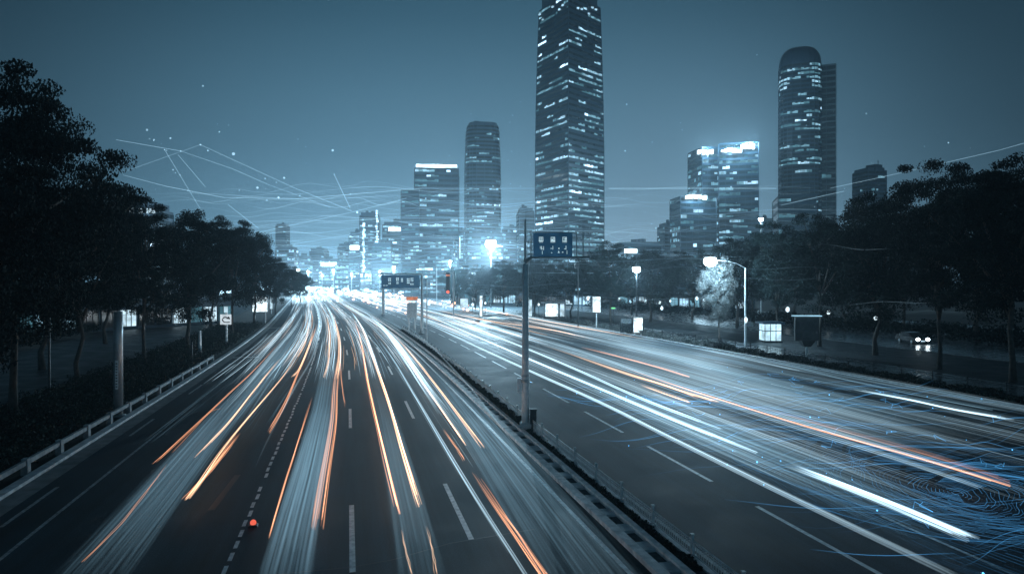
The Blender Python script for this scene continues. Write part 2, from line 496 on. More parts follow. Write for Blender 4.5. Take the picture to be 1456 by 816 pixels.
# ------------------------------------------------------------------ trees
def make_tree(kind):
    """a unit tree 10 m tall: trunk and limbs, crown of leaf clumps; returns two meshes"""
    rr = random.Random(100 + kind)
    spec = [(3.6, 4.0, 170, 300, .068), (4.4, 3.9, 150, 360, .062), (3.0, 4.0, 140, 280, .07), (4.8, 3.7, 165, 350, .062)][kind]
    rad, hh, nclump, nleaf, ls = spec
    cz = 10 - hh
    mb = MB()
    mb.tube([(0, 0, -.1), (.10 * (kind - 1), .02, 1.0), (.22 * (1.5 - kind), .1, 2.2), (.03, .12 * kind - .1, 3.4), (.08, -.05, 5.6)], [.24, .16, .135, .12, .08], 8)
    clumps = []
    for k in range(nclump):
        while True:
            p = Vector((rr.uniform(-1, 1), rr.uniform(-1, 1), rr.uniform(-.95, 1)))
            if p.length < 1 and (p.length > .45 or rr.random() < .25): break
        ang = math.atan2(p.y, p.x)
        lob = 1 + .22 * math.sin(3 * ang + kind) + .15 * math.sin(5 * ang + 2 * kind + 3 * p.z) + .20 * math.sin(6 * p.z + kind)
        if p.z < -.2: lob *= .92
        c = Vector((p.x * rad * lob, p.y * rad * lob, cz + p.z * hh * (1 + .08 * math.sin(2 * ang + kind))))
        clumps.append((c, rr.uniform(.5, 1.0)))
    for k in range(9):
        c = clumps[(k * 11) % len(clumps)][0]
        s = Vector((0, 0, rr.uniform(2.4, 4.8)))
        md_ = s.lerp(c, .5) + Vector((0, 0, rr.uniform(.2, .7)))
        mb.tube([s, s.lerp(md_, .5) + Vector((0, 0, .1)), md_, c], [.11, .085, .06, .025], 6)
    cs = []
    for c, r in clumps:
        g = NR.normal(size=(nleaf, 3)); g /= np.linalg.norm(g, axis=1)[:, None]
        g *= (NR.random(nleaf) ** .45)[:, None]
        fl = .42 if kind in (1, 3) else .62
        cs.append(np.array(c)[None, :] + g * np.array([r * (1.2 if fl < .5 else 1), r * (1.2 if fl < .5 else 1), r * fl])[None, :])
    crown = leaf_cloud("crown", np.concatenate(cs), ls, M_leaf)
    trunk = mb.build("trunk", M_bark, smooth=True)
    bpy.data.objects.remove(crown.copy())
    return trunk, crown

TREES = [make_tree(k) for k in range(4)]
used = [False] * 4
def tree(px, z, topy, halfw, kind, label, group, pale=False, hgt=None):
    """halfw: half the crown's width in picture pixels"""
    h = (TOP(z, topy) if hgt is None else hgt) * 1.07
    rad = [3.6, 4.4, 3.0, 4.8][kind]
    loc = W(px, z, 0)
    root = empty("tree", loc, label, "tree", group)
    sxy = halfw / FPX * z / (rad * 1.08)
    sz = h / 10.0
    t, c = TREES[kind]
    if used[kind]:
        t, c = t.copy(), c.copy(); COL.objects.link(t); COL.objects.link(c)
    used[kind] = True
    if pale:
        c.data = c.data.copy(); c.data.materials[0] = M_leaf_lamplit
    rz = R.uniform(0, 6.28)
    for o in (t, c):
        o.parent = root
        o.rotation_euler = (0, 0, rz)
        o.scale = (sxy, sxy, sz)
    t.scale = (min(sxy, sz * 1.1), min(sxy, sz * 1.1), sz)
    return root

gl = "street trees along the left verge"
gr = "street trees along the right verge"
tree(18, 40, 118, 146, 1, "tallest tree, dark and spreading, at the left edge of the photo", gl)
tree(-60, 34, 190, 150, 0, "dark tree cut by the left edge, in front of the tallest tree", gl)
tree(112, 52, 250, 100, 3, "broad dark tree with a bare leaning trunk right of the tallest tree", gl)
tree(60, 62, 290, 90, 0, "dark tree behind the tallest tree with its crown low over the service road", gl)
tree(205, 66, 296, 72, 1, "dark tree whose crown overhangs the thick grey verge column", gl)
tree(268, 80, 312, 64, 0, "dark tree over the white arrow sign, with thick trunk in the shrubs", gl)
tree(150, 88, 300, 70, 3, "dark tree in the second row behind the grey verge column", gl)
tree(330, 98, 318, 52, 1, "rounded dark tree between the arrow sign and the lit advert board", gl)
tree(362, 122, 338, 34, 2, "dark tree just left of the lit advert board", gl)
tree(300, 118, 322, 55, 3, "dark tree in the second row beyond the arrow sign", gl)
tree(392, 165, 372, 26, 0, "small dark tree beyond the lit advert board", gl)
tree(414, 215, 381, 20, 1, "small dark far tree, second last of the left row", gl)
tree(427, 265, 387, 15, 0, "small dark far tree ending the left row", gl)

tree(1440, 54, 232, 118, 1, "broad dark tree at the right edge of the photo", gr)
tree(1335, 62, 246, 92, 3, "broad dark tree over the lit parked car with a straight trunk by the verge", gr)
tree(1245, 74, 290, 72, 0, "dark tree between the small stepped tower and the broad right trees", gr)
tree(1165, 84, 312, 66, 1, "dark tree in front of the round topped tower's foot", gr)
tree(1105, 92, 326, 56, 3, "dark tree right of the bright curved street lamp", gr)
tree(1048, 118, 346, 46, 0, "dark tree behind the bright curved street lamp", gr)
tree(1022, 90, 376, 25, 2, "pale lamplit tree under the bright curved street lamp", gr, pale=True)
tree(1390, 92, 262, 90, 0, "dark tree in the row behind the lit parked car", gr)
tree(1480, 96, 250, 80, 3, "dark back row tree cut by the right edge", gr)
tree(1285, 100, 300, 62, 1, "dark back row tree left of the lit parked car", gr)
tree(1200, 112, 318, 60, 3, "dark back row tree behind the round topped tower's foot trees", gr)
g3 = "park trees beyond the right carriageway"
for px, z, ty, hw, k, lb in (
    (868, 125, 350, 44, 1, "dark park tree rising right of the blue direction sign"),
    (925, 135, 362, 44, 0, "dark park tree right of the small star bright lamp"),
    (985, 140, 360, 44, 3, "dark park tree left of the bright curved street lamp"),
    (812, 150, 372, 40, 3, "dark park tree just beyond the blue direction sign"),
    (760, 165, 372, 38, 0, "dark park tree directly behind the sign pole"),
    (716, 175, 374, 36, 1, "dark park tree below the tall floodlight mast"),
    (676, 190, 380, 30, 3, "dark park tree left of the tall floodlight mast"),
    (648, 215, 384, 22, 0, "dark park tree behind the red traffic signal"),
    (898, 165, 374, 40, 3, "dark second row park tree behind the small star bright lamp"),
    (845, 185, 376, 38, 0, "dark second row park tree behind the blue direction sign"),
    (952, 178, 368, 40, 1, "dark second row park tree below the low twin tower wing"),
    (785, 205, 380, 34, 1, "dark second row park tree below the tallest tower"),
    (735, 215, 380, 32, 3, "dark second row park tree near the sign pole"),
    (695, 230, 383, 28, 0, "dark second row park tree behind the tall floodlight mast"),
    (1070, 150, 346, 45, 1, "dark second row park tree below the twin towers"),
    (1130, 150, 338, 45, 0, "dark second row park tree left of the round topped tower")):
    tree(px, z, ty, hw, k, lb, g3)

# ------------------------------------------------------------------ buildings
def lamp_light(loc, power, parent, r=.4):
    d = bpy.data.lights.new("lamp_light", 'POINT'); d.energy = power; d.shadow_soft_size = r; d.color = (.50, .80, 1.0)
    o = bpy.data.objects.new("lamp_light", d); COL.objects.link(o); o.location = loc - parent.location; o.parent = parent
def rect(w, d):
    return [(-w / 2, -d / 2), (w / 2, -d / 2), (w / 2, d / 2), (-w / 2, d / 2)]
def oval(w, d, n=28, e=2.6):
    out = []
    for k in range(n):
        t = 2 * math.pi * k / n
        c, s = math.cos(t), math.sin(t)
        out.append((math.copysign(abs(c) ** (2 / e), c) * w / 2, math.copysign(abs(s) ** (2 / e), s) * d / 2))
    return out

def block(root, base, foot, yaw, z0, z1, storeys, pane, lit, seed, facade, scale=lambda t: 1.0, split=.58, band_out=.25, seam=None, weights=(.36, .32, .2, .09, .03), rows_name="window_row", name_long=False):
    """a storeyed volume: wall with floor bands, one window row part per storey"""
    rr = random.Random(seed)
    ca, sa = math.cos(yaw), math.sin(yaw)
    def pts(t, grow=0.0):
        k = scale(t); out = []
        for x, y in foot:
            l = math.hypot(x, y)
            x, y = x * k * (1 + grow / l), y * k * (1 + grow / l)
            out.append((base.x + x * ca - y * sa, base.y + x * sa + y * ca))
        return out
    wall = MB()
    sh = (z1 - z0) / storeys
    nrow = 0
    runs = (2, 3, 4, 6, 8, 12) if name_long else (1, 1, 2, 2, 3, 4, 6)
    for s in range(storeys):
        zb = z0 + s * sh; zt = zb + sh; zm = zb + sh * (1 - split)
        t = s / storeys
        wall.prism(pts(t, band_out), zb, zm)
        p = pts(t)
        row = MB()
        n = len(p)
        run = rr.random() < .5
        lf = lit(t, rr)
        state = None; left = 0
        for e in range(n):
            a, b = p[e], p[(e + 1) % n]
            L = math.hypot(b[0] - a[0], b[1] - a[1])
            k = max(1, round(L / pane))
            for i in range(k):
                u0, u1 = i / k, (i + 1) / k
                q0 = (a[0] + (b[0] - a[0]) * u0, a[1] + (b[1] - a[1]) * u0)
                q1 = (a[0] + (b[0] - a[0]) * u1, a[1] + (b[1] - a[1]) * u1)
                if left <= 0:
                    left = rr.choice(runs)
                    if rr.random() < lf:
                        x = rr.random(); acc = 0; state = 5
                        for wi, wv in enumerate(weights):
                            acc += wv
                            if x < acc: state = wi + 1; break
                        state = min(state, 5)
                    else: state = 0
                left -= 1
                st = state
                if st and rr.random() < .3: st = max(1, st - rr.choice((0, 1, 2)))
                hi = zt if st == 0 else zm + (zt - zm) * rr.choice((1, 1, .8, .6))
                row.quad([(q0[0], q0[1], zm), (q1[0], q1[1], zm), (q1[0], q1[1], hi), (q0[0], q0[1], hi)], st)
                if hi < zt: row.quad([(q0[0], q0[1], hi), (q1[0], q1[1], hi), (q1[0], q1[1], zt), (q0[0], q0[1], zt)], 0)
        row.build(rows_name, [M_glass_dark] + M_lit, root)
    # mullions
    nt_ = 6
    for e in range(len(foot)):
        for s in range(nt_):
            pa, pb = pts(s / nt_, .12), pts((s + 1) / nt_, .12)
            a, b = pa[e], pb[e]
            wall.tube([(a[0], a[1], z0 + (z1 - z0) * s / nt_), (b[0], b[1], z0 + (z1 - z0) * (s + 1) / nt_)], .35 if len(foot) < 8 else .18, 4)
        if len(foot) < 8:
            a, b = pts(0)[e], pts(0)[(e + 1) % len(foot)]
            a1, b1 = pts(1)[e], pts(1)[(e + 1) % len(foot)]
            L = math.hypot(b[0] - a[0], b[1] - a[1]); k = max(2, round(L / (pane * 2)))
            for i in range(1, k):
                u = i / k
                wall.tube([(a[0] + (b[0] - a[0]) * u, a[1] + (b[1] - a[1]) * u, z0), (a1[0] + (b1[0] - a1[0]) * u, a1[1] + (b1[1] - a1[1]) * u, z1)], .10, 4)
            if seam is not None:
                u = seam
                wall.tube([(a[0] + (b[0] - a[0]) * u, a[1] + (b[1] - a[1]) * u, z0), (a1[0] + (b1[0] - a1[0]) * u, a1[1] + (b1[1] - a1[1]) * u, z1)], .7, 4)
    wall.prism(pts(1.0, band_out), z1, z1 + .9)
    wall.build("wall", facade, root)
    return pts

def lit_const(p, v=.1):
    return lambda t, rr: max(0, p + rr.uniform(-v, v))

# the tallest tower
z = 420
b = W(808, z)
root = empty("skyscraper", b, "tallest glass tower, its top cut by the upper edge, many lit floors", "skyscraper", "skyline towers")
ctr = b + Vector((RX * 4 + FX * 30, RY * 4 + FY * 30, 0))
v1, v2 = (-19.0, 33.0), (25.5, 27.0)         # the two façades from the near corner (right, ahead)
raw = [(0, 0), v2, (v1[0] + v2[0], v1[1] + v2[1]), v1]
mx = sum(p[0] for p in raw) / 4; my = sum(p[1] for p in raw) / 4
foot = [(p[0] - mx, p[1] - my) for p in raw]
ctr = W(808, z) + Vector((RX * mx + FX * my, RY * mx + FY * my, 0))
def lit_tall(t, rr):
    base = .95 - .62 * t if t < .75 else .46
    if rr.random() < .16: base *= .3
    return max(.06, base + rr.uniform(-.18, .18))
zt = TOP(z, -12)
ptsT = block(root, ctr, foot, -YAW, 0, zt, 52, 1.7, lit_tall, 3, M_facade_dark, weights=(.26, .32, .25, .12, .05), scale=lambda t: 1.0 if t < .45 else 1.0 - .11 * ((t - .45) / .55) ** 1.6, seam=.58, split=.44, name_long=True)
mb = MB(); p = ptsT(1.0, -2); mb.prism(p, zt + .9, zt + 9); mb.build("roof_crown", M_facade, root)
mb = MB()
for e in range(4):
    a, c = ptsT(.97, .4)[e], ptsT(.97, .4)[(e + 1) % 4]
    for k in range(9):
        u = (k + .5) / 9
        if R.random() < .6:
            mb = MB(); mb.box((a[0] + (c[0] - a[0]) * u, a[1] + (c[1] - a[1]) * u, zt - 4 + R.uniform(-3, 3)), (1.6, 1.6, .8), 0); mb.build("crown_light", M_lit[3], root)

def simple_tower(px, z, topy, wpx, dep, yawdeg, label, storeys, pane, litp, seed, facade, foot=None, name="skyscraper", group="skyline towers", roof=None, **kw):
    b = W(px, z)
    root = empty(name, b, label, "tower" if name == "skyscraper" else "building", group)
    w = wpx / FPX * z
    h = TOP(z, topy)
    f = foot(w, dep) if foot else rect(w, dep)
    lp = litp if callable(litp) else lit_const(litp)
    pts = block(root, b, f, math.radians(yawdeg) - YAW, 0, h, storeys, pane, lp, seed, facade, **kw)
    mbr = MB()
    q = pts(1.0, -1.5); mbr.prism(q, h + .9, h + 3.2)
    for k in range(3):
        c = (sum(p[0] for p in q) / len(q) + R.uniform(-w / 5, w / 5), sum(p[1] for p in q) / len(q))
        mbr.box((c[0], c[1], h + 4), (w / 7, w / 7, R.uniform(2, 5)), R.random())
    mbr.build("roof", facade, root)
    return root, b, w, h, pts

# rounded slender tower left of it
def lit_slim(t, rr): return .45 if t < .35 else (.16 + .12 * rr.random())
r2, b2, w2, h2, p2 = simple_tower(686, 600, 183, 49, 30, 8, "slim tower with bowed sides and curved flat top behind the floodlight mast", 42, 2.2, lit_slim, 5, M_facade, foot=lambda w, d: oval(w, d, 24, 3.2), scale=lambda t: .94 + .10 * math.sin(math.pi * min(1, t * 1.05) * .9) - (.06 if t > .97 else 0), split=.5, band_out=.15)

# stepped tower with bright roof
def lit_mid(t, rr): return .55 - .3 * t + rr.uniform(-.08, .1)
r3, b3, w3, h3, p3 = simple_tower(622, 480, 246, 60, 30, 4, "broad dark tower with a glowing white roof edge left of the slim tower", 25, 2.6, lit_mid, 9, M_facade_dark, split=.5)
mb = MB()
mb.box((b3.x, b3.y, h3 + 2.4), (w3 * .93, 31.5, 1.7), -YAW + math.radians(4)); mb.build("roof_light_band", M_roof_light, r3)
mb = MB()
wingc = W(586, 470)
pw = block(r3, wingc, rect(12, 18), -YAW, 0, TOP(470, 274), 22, 2.4, lit_mid, 21, M_facade_dark, split=.5)
# round topped tower and slab on the right
def lit_round(t, rr):
    if t > .9: return .45
    if .55 < t < .86: return .30
    if .3 < t < .36: return .4
    return .06
b4 = W(1137, 450)
r4 = empty("skyscraper", b4, "tall tower with a domed top and a ribbed slab on its right side", "tower", "skyline towers")
h4 = TOP(450, 72)
hd = TOP(450, 99)
block(r4, b4, oval(26, 28, 24, 2.9), -YAW - math.radians(20), 0, hd, 54, 1.9, lit_round, 31, M_facade_dark, split=.6, band_out=.1)
mb = MB(); ov = oval(26, 28, 24, 2.9); ya = -YAW - math.radians(20); lay = []
for i in range(11):
    a = math.pi / 2 * i / 10 * .97
    k = math.cos(a) ** .62; hz_ = hd + .9 + (h4 - hd) * math.sin(a)
    lay.append([(b4.x + (x * math.cos(ya) - y * math.sin(ya)) * k, b4.y + (x * math.sin(ya) + y * math.cos(ya)) * k, hz_) for x, y in ov])
for i in range(10):
    for j in range(24): mb.quad([lay[i][j], lay[i][(j + 1) % 24], lay[i + 1][(j + 1) % 24], lay[i + 1][j]])
mb.quad(lay[10]); mb.build("roof_dome", M_facade_dark, r4)
bs = W(1174.5, 462)
block(r4, bs, rect(11.5, 26), -YAW - math.radians(24), 0, TOP(462, 102), 40, 3.0, lit_const(.04, .04), 33, M_facade_pale, split=.7, band_out=.6)
bp = W(1128, 446)
block(r4, bp, rect(22, 34), -YAW - math.radians(15), 0, TOP(446, 284), 12, 2.4, lit_const(.15), 35, M_facade_dark)

# twin tower with floodlit roofs and its lower wing
b5 = W(1033, 430)
r5 = empty("skyscraper", b5, "angular twin block with glaring white roof floodlights and a lower lit wing", "tower", "skyline towers")
def lit5(t, rr): return .34 + rr.uniform(-.1, .16)
c1, c2, c3 = W(1003, 438), W(1049, 430), W(985, 415)
block(r5, c1, rect(14, 22), -YAW + math.radians(8), 0, TOP(438, 216), 26, 2.0, lit5, 41, M_facade_dark)
block(r5, c2, rect(23, 24), -YAW - math.radians(16), 0, TOP(430, 210), 28, 2.0, lit5, 43, M_facade_dark)
block(r5, c3, rect(22, 18), -YAW + math.radians(6), 0, TOP(415, 284), 17, 2.0, lit_const(.26), 45, M_facade_dark)
for (cc, zz, ty, w_, th) in ((W(1003, 426), 426, 216, 9.5, 3.2), (W(1040, 416), 416, 214, 12, 2.2), (W(1063, 416), 416, 208, 8, 4.6), (W(990, 404), 404, 280, 12, 2.6)):
    mb = MB()
    for k in range(7):
        u = (k + .5) / 7 - .5
        mb.box((cc.x + RX * w_ * u, cc.y + RY * w_ * u, TOP(zz, ty) - 2.2 * u * u + R.uniform(-.5, .5)), (w_ / 6.6, 2, th * R.uniform(.45, 1)), -YAW)
    mb.build("roof_floodlight", M_roof_light, r5)
    lamp_light(Vector((cc.x, cc.y, TOP(zz, ty) + th * .6)) - Vector((FX, FY, 0)) * 5, 30000, r5, 1.5)

# smaller skyline pieces
gs = "smaller buildings of the skyline"
def small(px, z, ty, wpx, dep, lab, st, litp, seed, fac, yaw=0, pane=1.7, **kw):
    return simple_tower(px, z, ty, wpx, dep, yaw, lab, st, pane, litp, seed, fac, name="building", group=gs, **{"weights": (.22, .28, .26, .16, .08), **kw})
small(1236, 600, 246, 29, 20, "distant dark tower with a stepped top right of the domed tower", 28, .10, 51, M_facade, 10)
q = W(1243, 596)
mb = MB(); mb.box((q.x, q.y, TOP(596, 240)), (9, 9, 6), .2); mb.tube([(q.x + 4, q.y, TOP(596, 238)), (q.x + 4, q.y, TOP(596, 228))], .3, 5); mb.build("roof_tower", M_facade, bpy.data.objects["building"])
small(948, 520, 324, 17, 16, "small plain tower at the left foot of the twin block", 18, .12, 53, M_facade, 6)
small(747, 520, 303, 21, 18, "small tower in the gap left of the tallest tower", 22, .18, 55, M_facade_dark, 5)
small(727, 620, 328, 26, 18, "low tower seen between the slim tower and the sign pole", 16, .3, 57, M_facade, 0)
small(526, 560, 309, 26, 18, "lit apartment tower with two vertical strips of light, far left of centre", 26, .5, 59, M_facade_dark, 8)
small(508, 580, 336, 18, 16, "lower lit block left of the strip lit apartment tower", 18, .55, 61, M_facade, 3)
small(565, 600, 322, 34, 20, "lit block with a bright rooftop sign left of the broad dark tower", 20, .55, 63, M_facade_dark, -4)
small(543, 520, 352, 26, 20, "low bright block before the strip lit apartment tower", 12, .65, 65, M_facade, 10)
small(648, 560, 330, 24, 18, "bright narrow block between the broad tower and the slim tower", 17, .8, 67, M_facade, 0, weights=(.1, .2, .3, .25, .15))
small(690, 520, 338, 50, 20, "lit podium block at the slim tower's foot", 14, .5, 69, M_facade_dark, 2)
small(612, 430, 345, 70, 22, "wide lit podium at the broad dark tower's foot", 14, .5, 71, M_facade_dark, -3)
small(454, 900, 357, 20, 24, "pale blue far block over the end of the avenue", 14, .15, 73, M_facade, 0)
small(402, 1000, 322, 14, 18, "faint far tower just above the left row's last trees", 24, .08, 75, M_facade, 0)
small(470, 800, 372, 26, 22, "low far block with a bright white fascia over the avenue's end", 8, .8, 77, M_facade, 0, weights=(.1, .2, .3, .2, .2))
small(492, 700, 352, 16, 20, "thin lit far block right of the avenue's end", 14, .6, 79, M_facade, 0)
small(430, 780, 368, 22, 20, "low dim far block behind the last left trees", 8, .3, 81, M_facade, 0)
small(408, 700, 356, 26, 20, "dim far block behind the left tree row", 10, .25, 83, M_facade, 5)
small(200, 240, 301, 50, 24, "dark block with bright rooftop lights behind the left trees", 12, .2, 85, M_facade_dark, 5)
small(585, 640, 368, 60, 20, "long low lit block under the skyline, left of the red signal", 6, .7, 87, M_facade, 0)
small(520, 640, 378, 80, 20, "long low glaring block across the avenue's end", 5, .95, 89, M_facade, 0, weights=(.05, .15, .3, .3, .2))
small(905, 460, 352, 60, 24, "low flat roofed building with a roof light between the tallest tower and twin block", 6, .3, 91, M_facade, 0)
small(1090, 520, 318, 26, 20, "low dim block right of the twin block", 14, .2, 93, M_facade, 4)
bl = [o for o in COL.objects if o.name.startswith("building") and o.type == 'EMPTY']
def roof_sign(ob_label, px, z, ty, w, h, m, name="roof_sign"):
    ro = next(o for o in bl if o['label'] == ob_label)
    c = W(px, z); mb = MB(); mb.box((c.x, c.y, TOP(z, ty)), (w, 1.2, h), -YAW); mb.build(name, m, ro)
roof_sign("lit block with a bright rooftop sign left of the broad dark tower", 566, 586, 326, 16, 3, M_roof_light)
roof_sign("low far block with a bright white fascia over the avenue's end", 470, 786, 376, 22, 4, M_roof_light)
roof_sign("lower lit block left of the strip lit apartment tower", 507, 568, 352, 11, 3.5, M_roof_light)
for px_, lo, hi in ((517, 318, 395), (536, 300, 395)):
    ro = next(o for o in bl if o['label'].startswith("lit apartment tower"))
    mb = MB(); c = W(px_, 545); mb.box((c.x, c.y + .8, TOP(545, (lo + hi) / 2)), (1.2, .5, (hi - lo) / FPX * 545), -YAW, 1)
    for k in range(26):
        yy = lo + (hi - lo) * k / 26
        if R.random() < .85: mb.box((c.x + R.uniform(-.6, .6), c.y, TOP(545, yy)), (R.uniform(1, 2.4), 1, R.uniform(.8, 1.7)), -YAW)
    mb.build("light_strip", [M_lit[4], M_lit[2]], ro)
roof_sign("low flat roofed building with a roof light between the tallest tower and twin block", 897, 440, 357, 8, 2.6, M_roof_light)
ro = next(o for o in bl if o['label'].startswith("bright narrow block"))
c = W(648, 535); mb = MB(); mb.box((c.x, c.y, TOP(535, 352)), (7, 1, 17), -YAW); mb.build("light_screen", M_lit[4], ro)
ro = next(o for o in bl if o['label'].startswith("dark block with bright rooftop"))
mb = MB()
for px_, yy, w_ in ((184, 299, 2.4), (214, 300, 2.6), (200, 300, 1.0)):
    c = W(px_, 222); mb.box((c.x, c.y, TOP(222, yy)), (w_, 1, 1.5), -YAW)
mb.build("roof_light", M_panel_soft, ro)

# low shop building behind the left trees, another behind the park trees
def shop(name, a, c, h, label, lits, seed):
    rr = random.Random(seed)
    mid = (a + c) / 2; d = c - a; L = d.length; yaw = math.atan2(d.y, d.x)
    root = empty(name, mid, label, "building")
    n = Vector((math.sin(yaw), -math.cos(yaw), 0))
    if n.dot(-mid) < 0: n = -n
    mb = MB(); mb.box((mid.x - n.x * 5, mid.y - n.y * 5, h / 2), (L, 9.6, h), yaw); mb.build("wall", M_facade_dark, root)
    mb = MB(); mb.box((mid.x - n.x * 4.6, mid.y - n.y * 4.6, h + .15), (L + 1, 11, .3), yaw); mb.build("roof", M_facade, root)
    k = int(L / 3.2)
    for i in range(k):
        u = (i + .5) / k; p = a + d * u
        st = rr.choices(lits[0], lits[1])[0]
        fr = MB()
        w = 2.7
        fr.box((p.x - n.x * .12, p.y - n.y * .12, 1.9), (w, .12, 2.7), yaw)
        f = fr.build("window", st, root)
        g = MB()
        for dx in (-w / 2, -w / 6, w / 6, w / 2):
            g.box((p.x + math.cos(yaw) * dx, p.y + math.sin(yaw) * dx, 1.9), (.07, .1, 2.8), yaw)
        for hz in (.5, 2.5, 3.3): g.box((p.x, p.y, hz), (w + .05, .09, .06), yaw)
        g.build("frame", M_darkmetal, f)
    return root
shop("shop_building", W(-60, 92), W(330, 132), 4.6, "low shop building with lit windows behind the left trees", ([M_glass_dark, M_lit[0], M_lit[2], M_lit[3], M_panel_soft], [4, 2, 2, 2, 2]), 3)
shop("shop_building", W(640, 250), W(1060, 190), 4.2, "long dim shop row behind the park trees on the right", ([M_glass_dark, M_lit[0], M_lit[1], M_lit[3], M_panel_soft], [4, 2, 2, 2, 2]), 4)

# ------------------------------------------------------------------ street furniture
def rod(mb, a, b, r0, r1=None, n=10):
    mb.tube([a, b], [r0, r0 if r1 is None else r1], n)

# blue direction sign on its pole in the median
c = P(747, 612); z = FPX * H / 212
base = Vector((c.x, c.y, 0))
root = empty("sign_pole", base, "tall grey pole in the median carrying the blue direction sign", "sign pole")
yr = -YAW
mb = MB(); mb.tube([base + Vector((0, 0, .1)), base + Vector((0, 0, 4.0)), base + Vector((0, 0, 8.9))], [.21, .18, .15], 14); mb.build("pole", M_pole, root, smooth=True)
mb = MB(); mb.tube([base + Vector((0, 0, 8.9)), base + Vector((0, 0, TOP(z, 312)))], [.07, .05], 8); mb.build("antenna", M_steel, root)
mb = MB(); mb.box(base + Vector((0, 0, .2)), (.62, .62, .4), yr); mb.box(base + Vector((0, 0, .42)), (.5, .5, .06), yr); mb.build("base_plate", M_steel, root)
mb = MB(); mb.tube([base + Vector((0, 0, 2.6)), base + Vector((0, 0, 2.75))], .25, 14); mb.tube([base + Vector((0, 0, 2.9)), base + Vector((0, 0, 3.0))], .23, 14); mb.build("collar", M_steel, root)
rt = Vector((RX, RY, 0)); fw = Vector((FX, FY, 0))
mb = MB(); q = base - rt * .33 + Vector((0, 0, TOP(z, 547))); mb.box(q, (.2, .3, .72), yr); mb.build("control_box", M_pole, root)
mb = MB(); q = base + rt * .42 - fw * .1 + Vector((0, 0, .65)); mb.box(q, (.34, .36, 1.0), yr); mb.box(q + Vector((0, 0, .52)), (.4, .42, .05), yr); mb.build("cabinet", M_darkmetal, root)
ah = TOP(z, 366)
mb = MB()
e0 = base + Vector((0, 0, ah - .25)); e1 = base + rt * 3.5 + Vector((0, 0, ah + .02))
mb.tube([e0, base + rt * .35 + Vector((0, 0, ah))], [.11, .07], 8); mb.tube([base + rt * .3 + Vector((0, 0, ah)), e1], .05, 8)
mb.tube([base + rt * .3 + Vector((0, 0, TOP(z, 330))), base + rt * 2.7 + Vector((0, 0, TOP(z, 331)))], .03, 6)
for dx in (.3, 2.75, 3.1): mb.tube([base + rt * dx + Vector((0, 0, ah)), base + rt * dx + Vector((0, 0, TOP(z, 330)))], .03, 6)
for k in range(4): 
    hz = ah + (TOP(z, 330) - ah) * (k + .5) / 4
    mb.tube([base + Vector((0, 0, hz)), base + rt * .42 + Vector((0, 0, hz))], .025, 6)
mb.build("arm", M_steel, root)
sx0, sx1 = .42, 2.52
sh0, sh1 = ah + .04, TOP(z, 331.5)
mb = MB(); q = base + rt * ((sx0 + sx1) / 2) - fw * .06 + Vector((0, 0, (sh0 + sh1) / 2)); mb.box(q, (sx1 - sx0, .05, sh1 - sh0), yr)
sp = mb.build("sign_panel", M_sign_glow, root)
mb = MB()
def glyph(cx, cz, w, h):
    o = base + rt * cx - fw * .088
    mb.box(o + Vector((0, 0, cz)), (w, .006, h), yr)
def sxp(px): return (px - 760.5) / 50.0 * (sx1 - sx0) + sx0      # picture column to place on the panel
SW = (sx1 - sx0); SH = sh1 - sh0
# three characters above, arrow like marks below (as far as they can be made out)
for i, u in enumerate((.20, .50, .80)):
    X = sx0 + SW * u; Z = sh0 + SH * .72
    glyph(X, Z + .13, .22, .025); glyph(X - .1, Z + .05, .025, .18); glyph(X + .1, Z + .05, .025, .18); glyph(X, Z + .06, .2, .022)
    glyph(X, Z - .06, .24, .05); glyph(X, Z - .135, .2 + .05 * (i > 0), .028); glyph(X + .02 * i, Z + .01, .03, .2)
    if i == 2: glyph(X + .03, Z + .02, .1, .03)
    if i == 1: glyph(X - .03, Z - .01, .09, .05)
Z = sh0 + SH * .36
for X, w, h, dz in ((.18, .02, .14, .03), (.215, .03, .14, .03), (.265, .022, .2, .0), (.225, .12, .02, -.06), (.5, .022, .2, .02), (.46, .09, .02, -.02), (.655, .05, .07, -.02), (.81, .1, .022, -.04), (.835, .022, .2, .02), (.23, .02, .18, -.24), (.47, .06, .04, -.25), (.65, .1, .03, -.24), (.65, .03, .1, -.2), (.75, .07, .05, -.22), (.86, .02, .2, -.22)):
    glyph(sx0 + SW * X, Z + dz, w, h)
mb.build("lettering", M_letter_glow, sp)

# fences
def fence(name, off, y0, y1, h, step, label, m, bars=.13, postw=.07):
    root = empty(name, (off + bend(y0), y0, 0), label, "railing")
    mb = MB()
    y = y0; posts = []
    while y <= y1 + .01:
        posts.append(y); y += step
    for y in posts:
        pm = MB(); pm.box((off + bend(y), y, h / 2 + .08), (postw, postw, h + .1)); pm.box((off + bend(y), y, h + .15), (postw + .03, postw + .03, .04)); pm.box((off + bend(y), y, .16), (.22, .22, .05))
        pm.build("post", m, root)
    for i in range(len(posts) - 1):
        a, b = posts[i], posts[i + 1]
        A = Vector((off + bend(a), a, 0)); B = Vector((off + bend(b), b, 0))
        for hz, rr_ in ((.22, .022), (h * .97, .028), (h * .84, .018)):
            mb.tube([A + Vector((0, 0, hz)), B + Vector((0, 0, hz))], rr_, 5)
        n = max(2, int((b - a) / bars))
        for k in range(1, n):
            p = A.lerp(B, k / n)
            mb.tube([p + Vector((0, 0, .22)), p + Vector((0, 0, h * .97))], .011, 4, cap=False)
    mb.build("rail_panel", m, root)
    return root
fence("metal_railing", 9.58, 12.6, 112, .62, 2.6, "grey barred metal railing along the median's right edge", M_rail_steel)
fence("metal_railing", 43.2, 22, 130, 1.05, 3.0, "dark barred railing along the right verge", M_darkmetal, bars=.3)

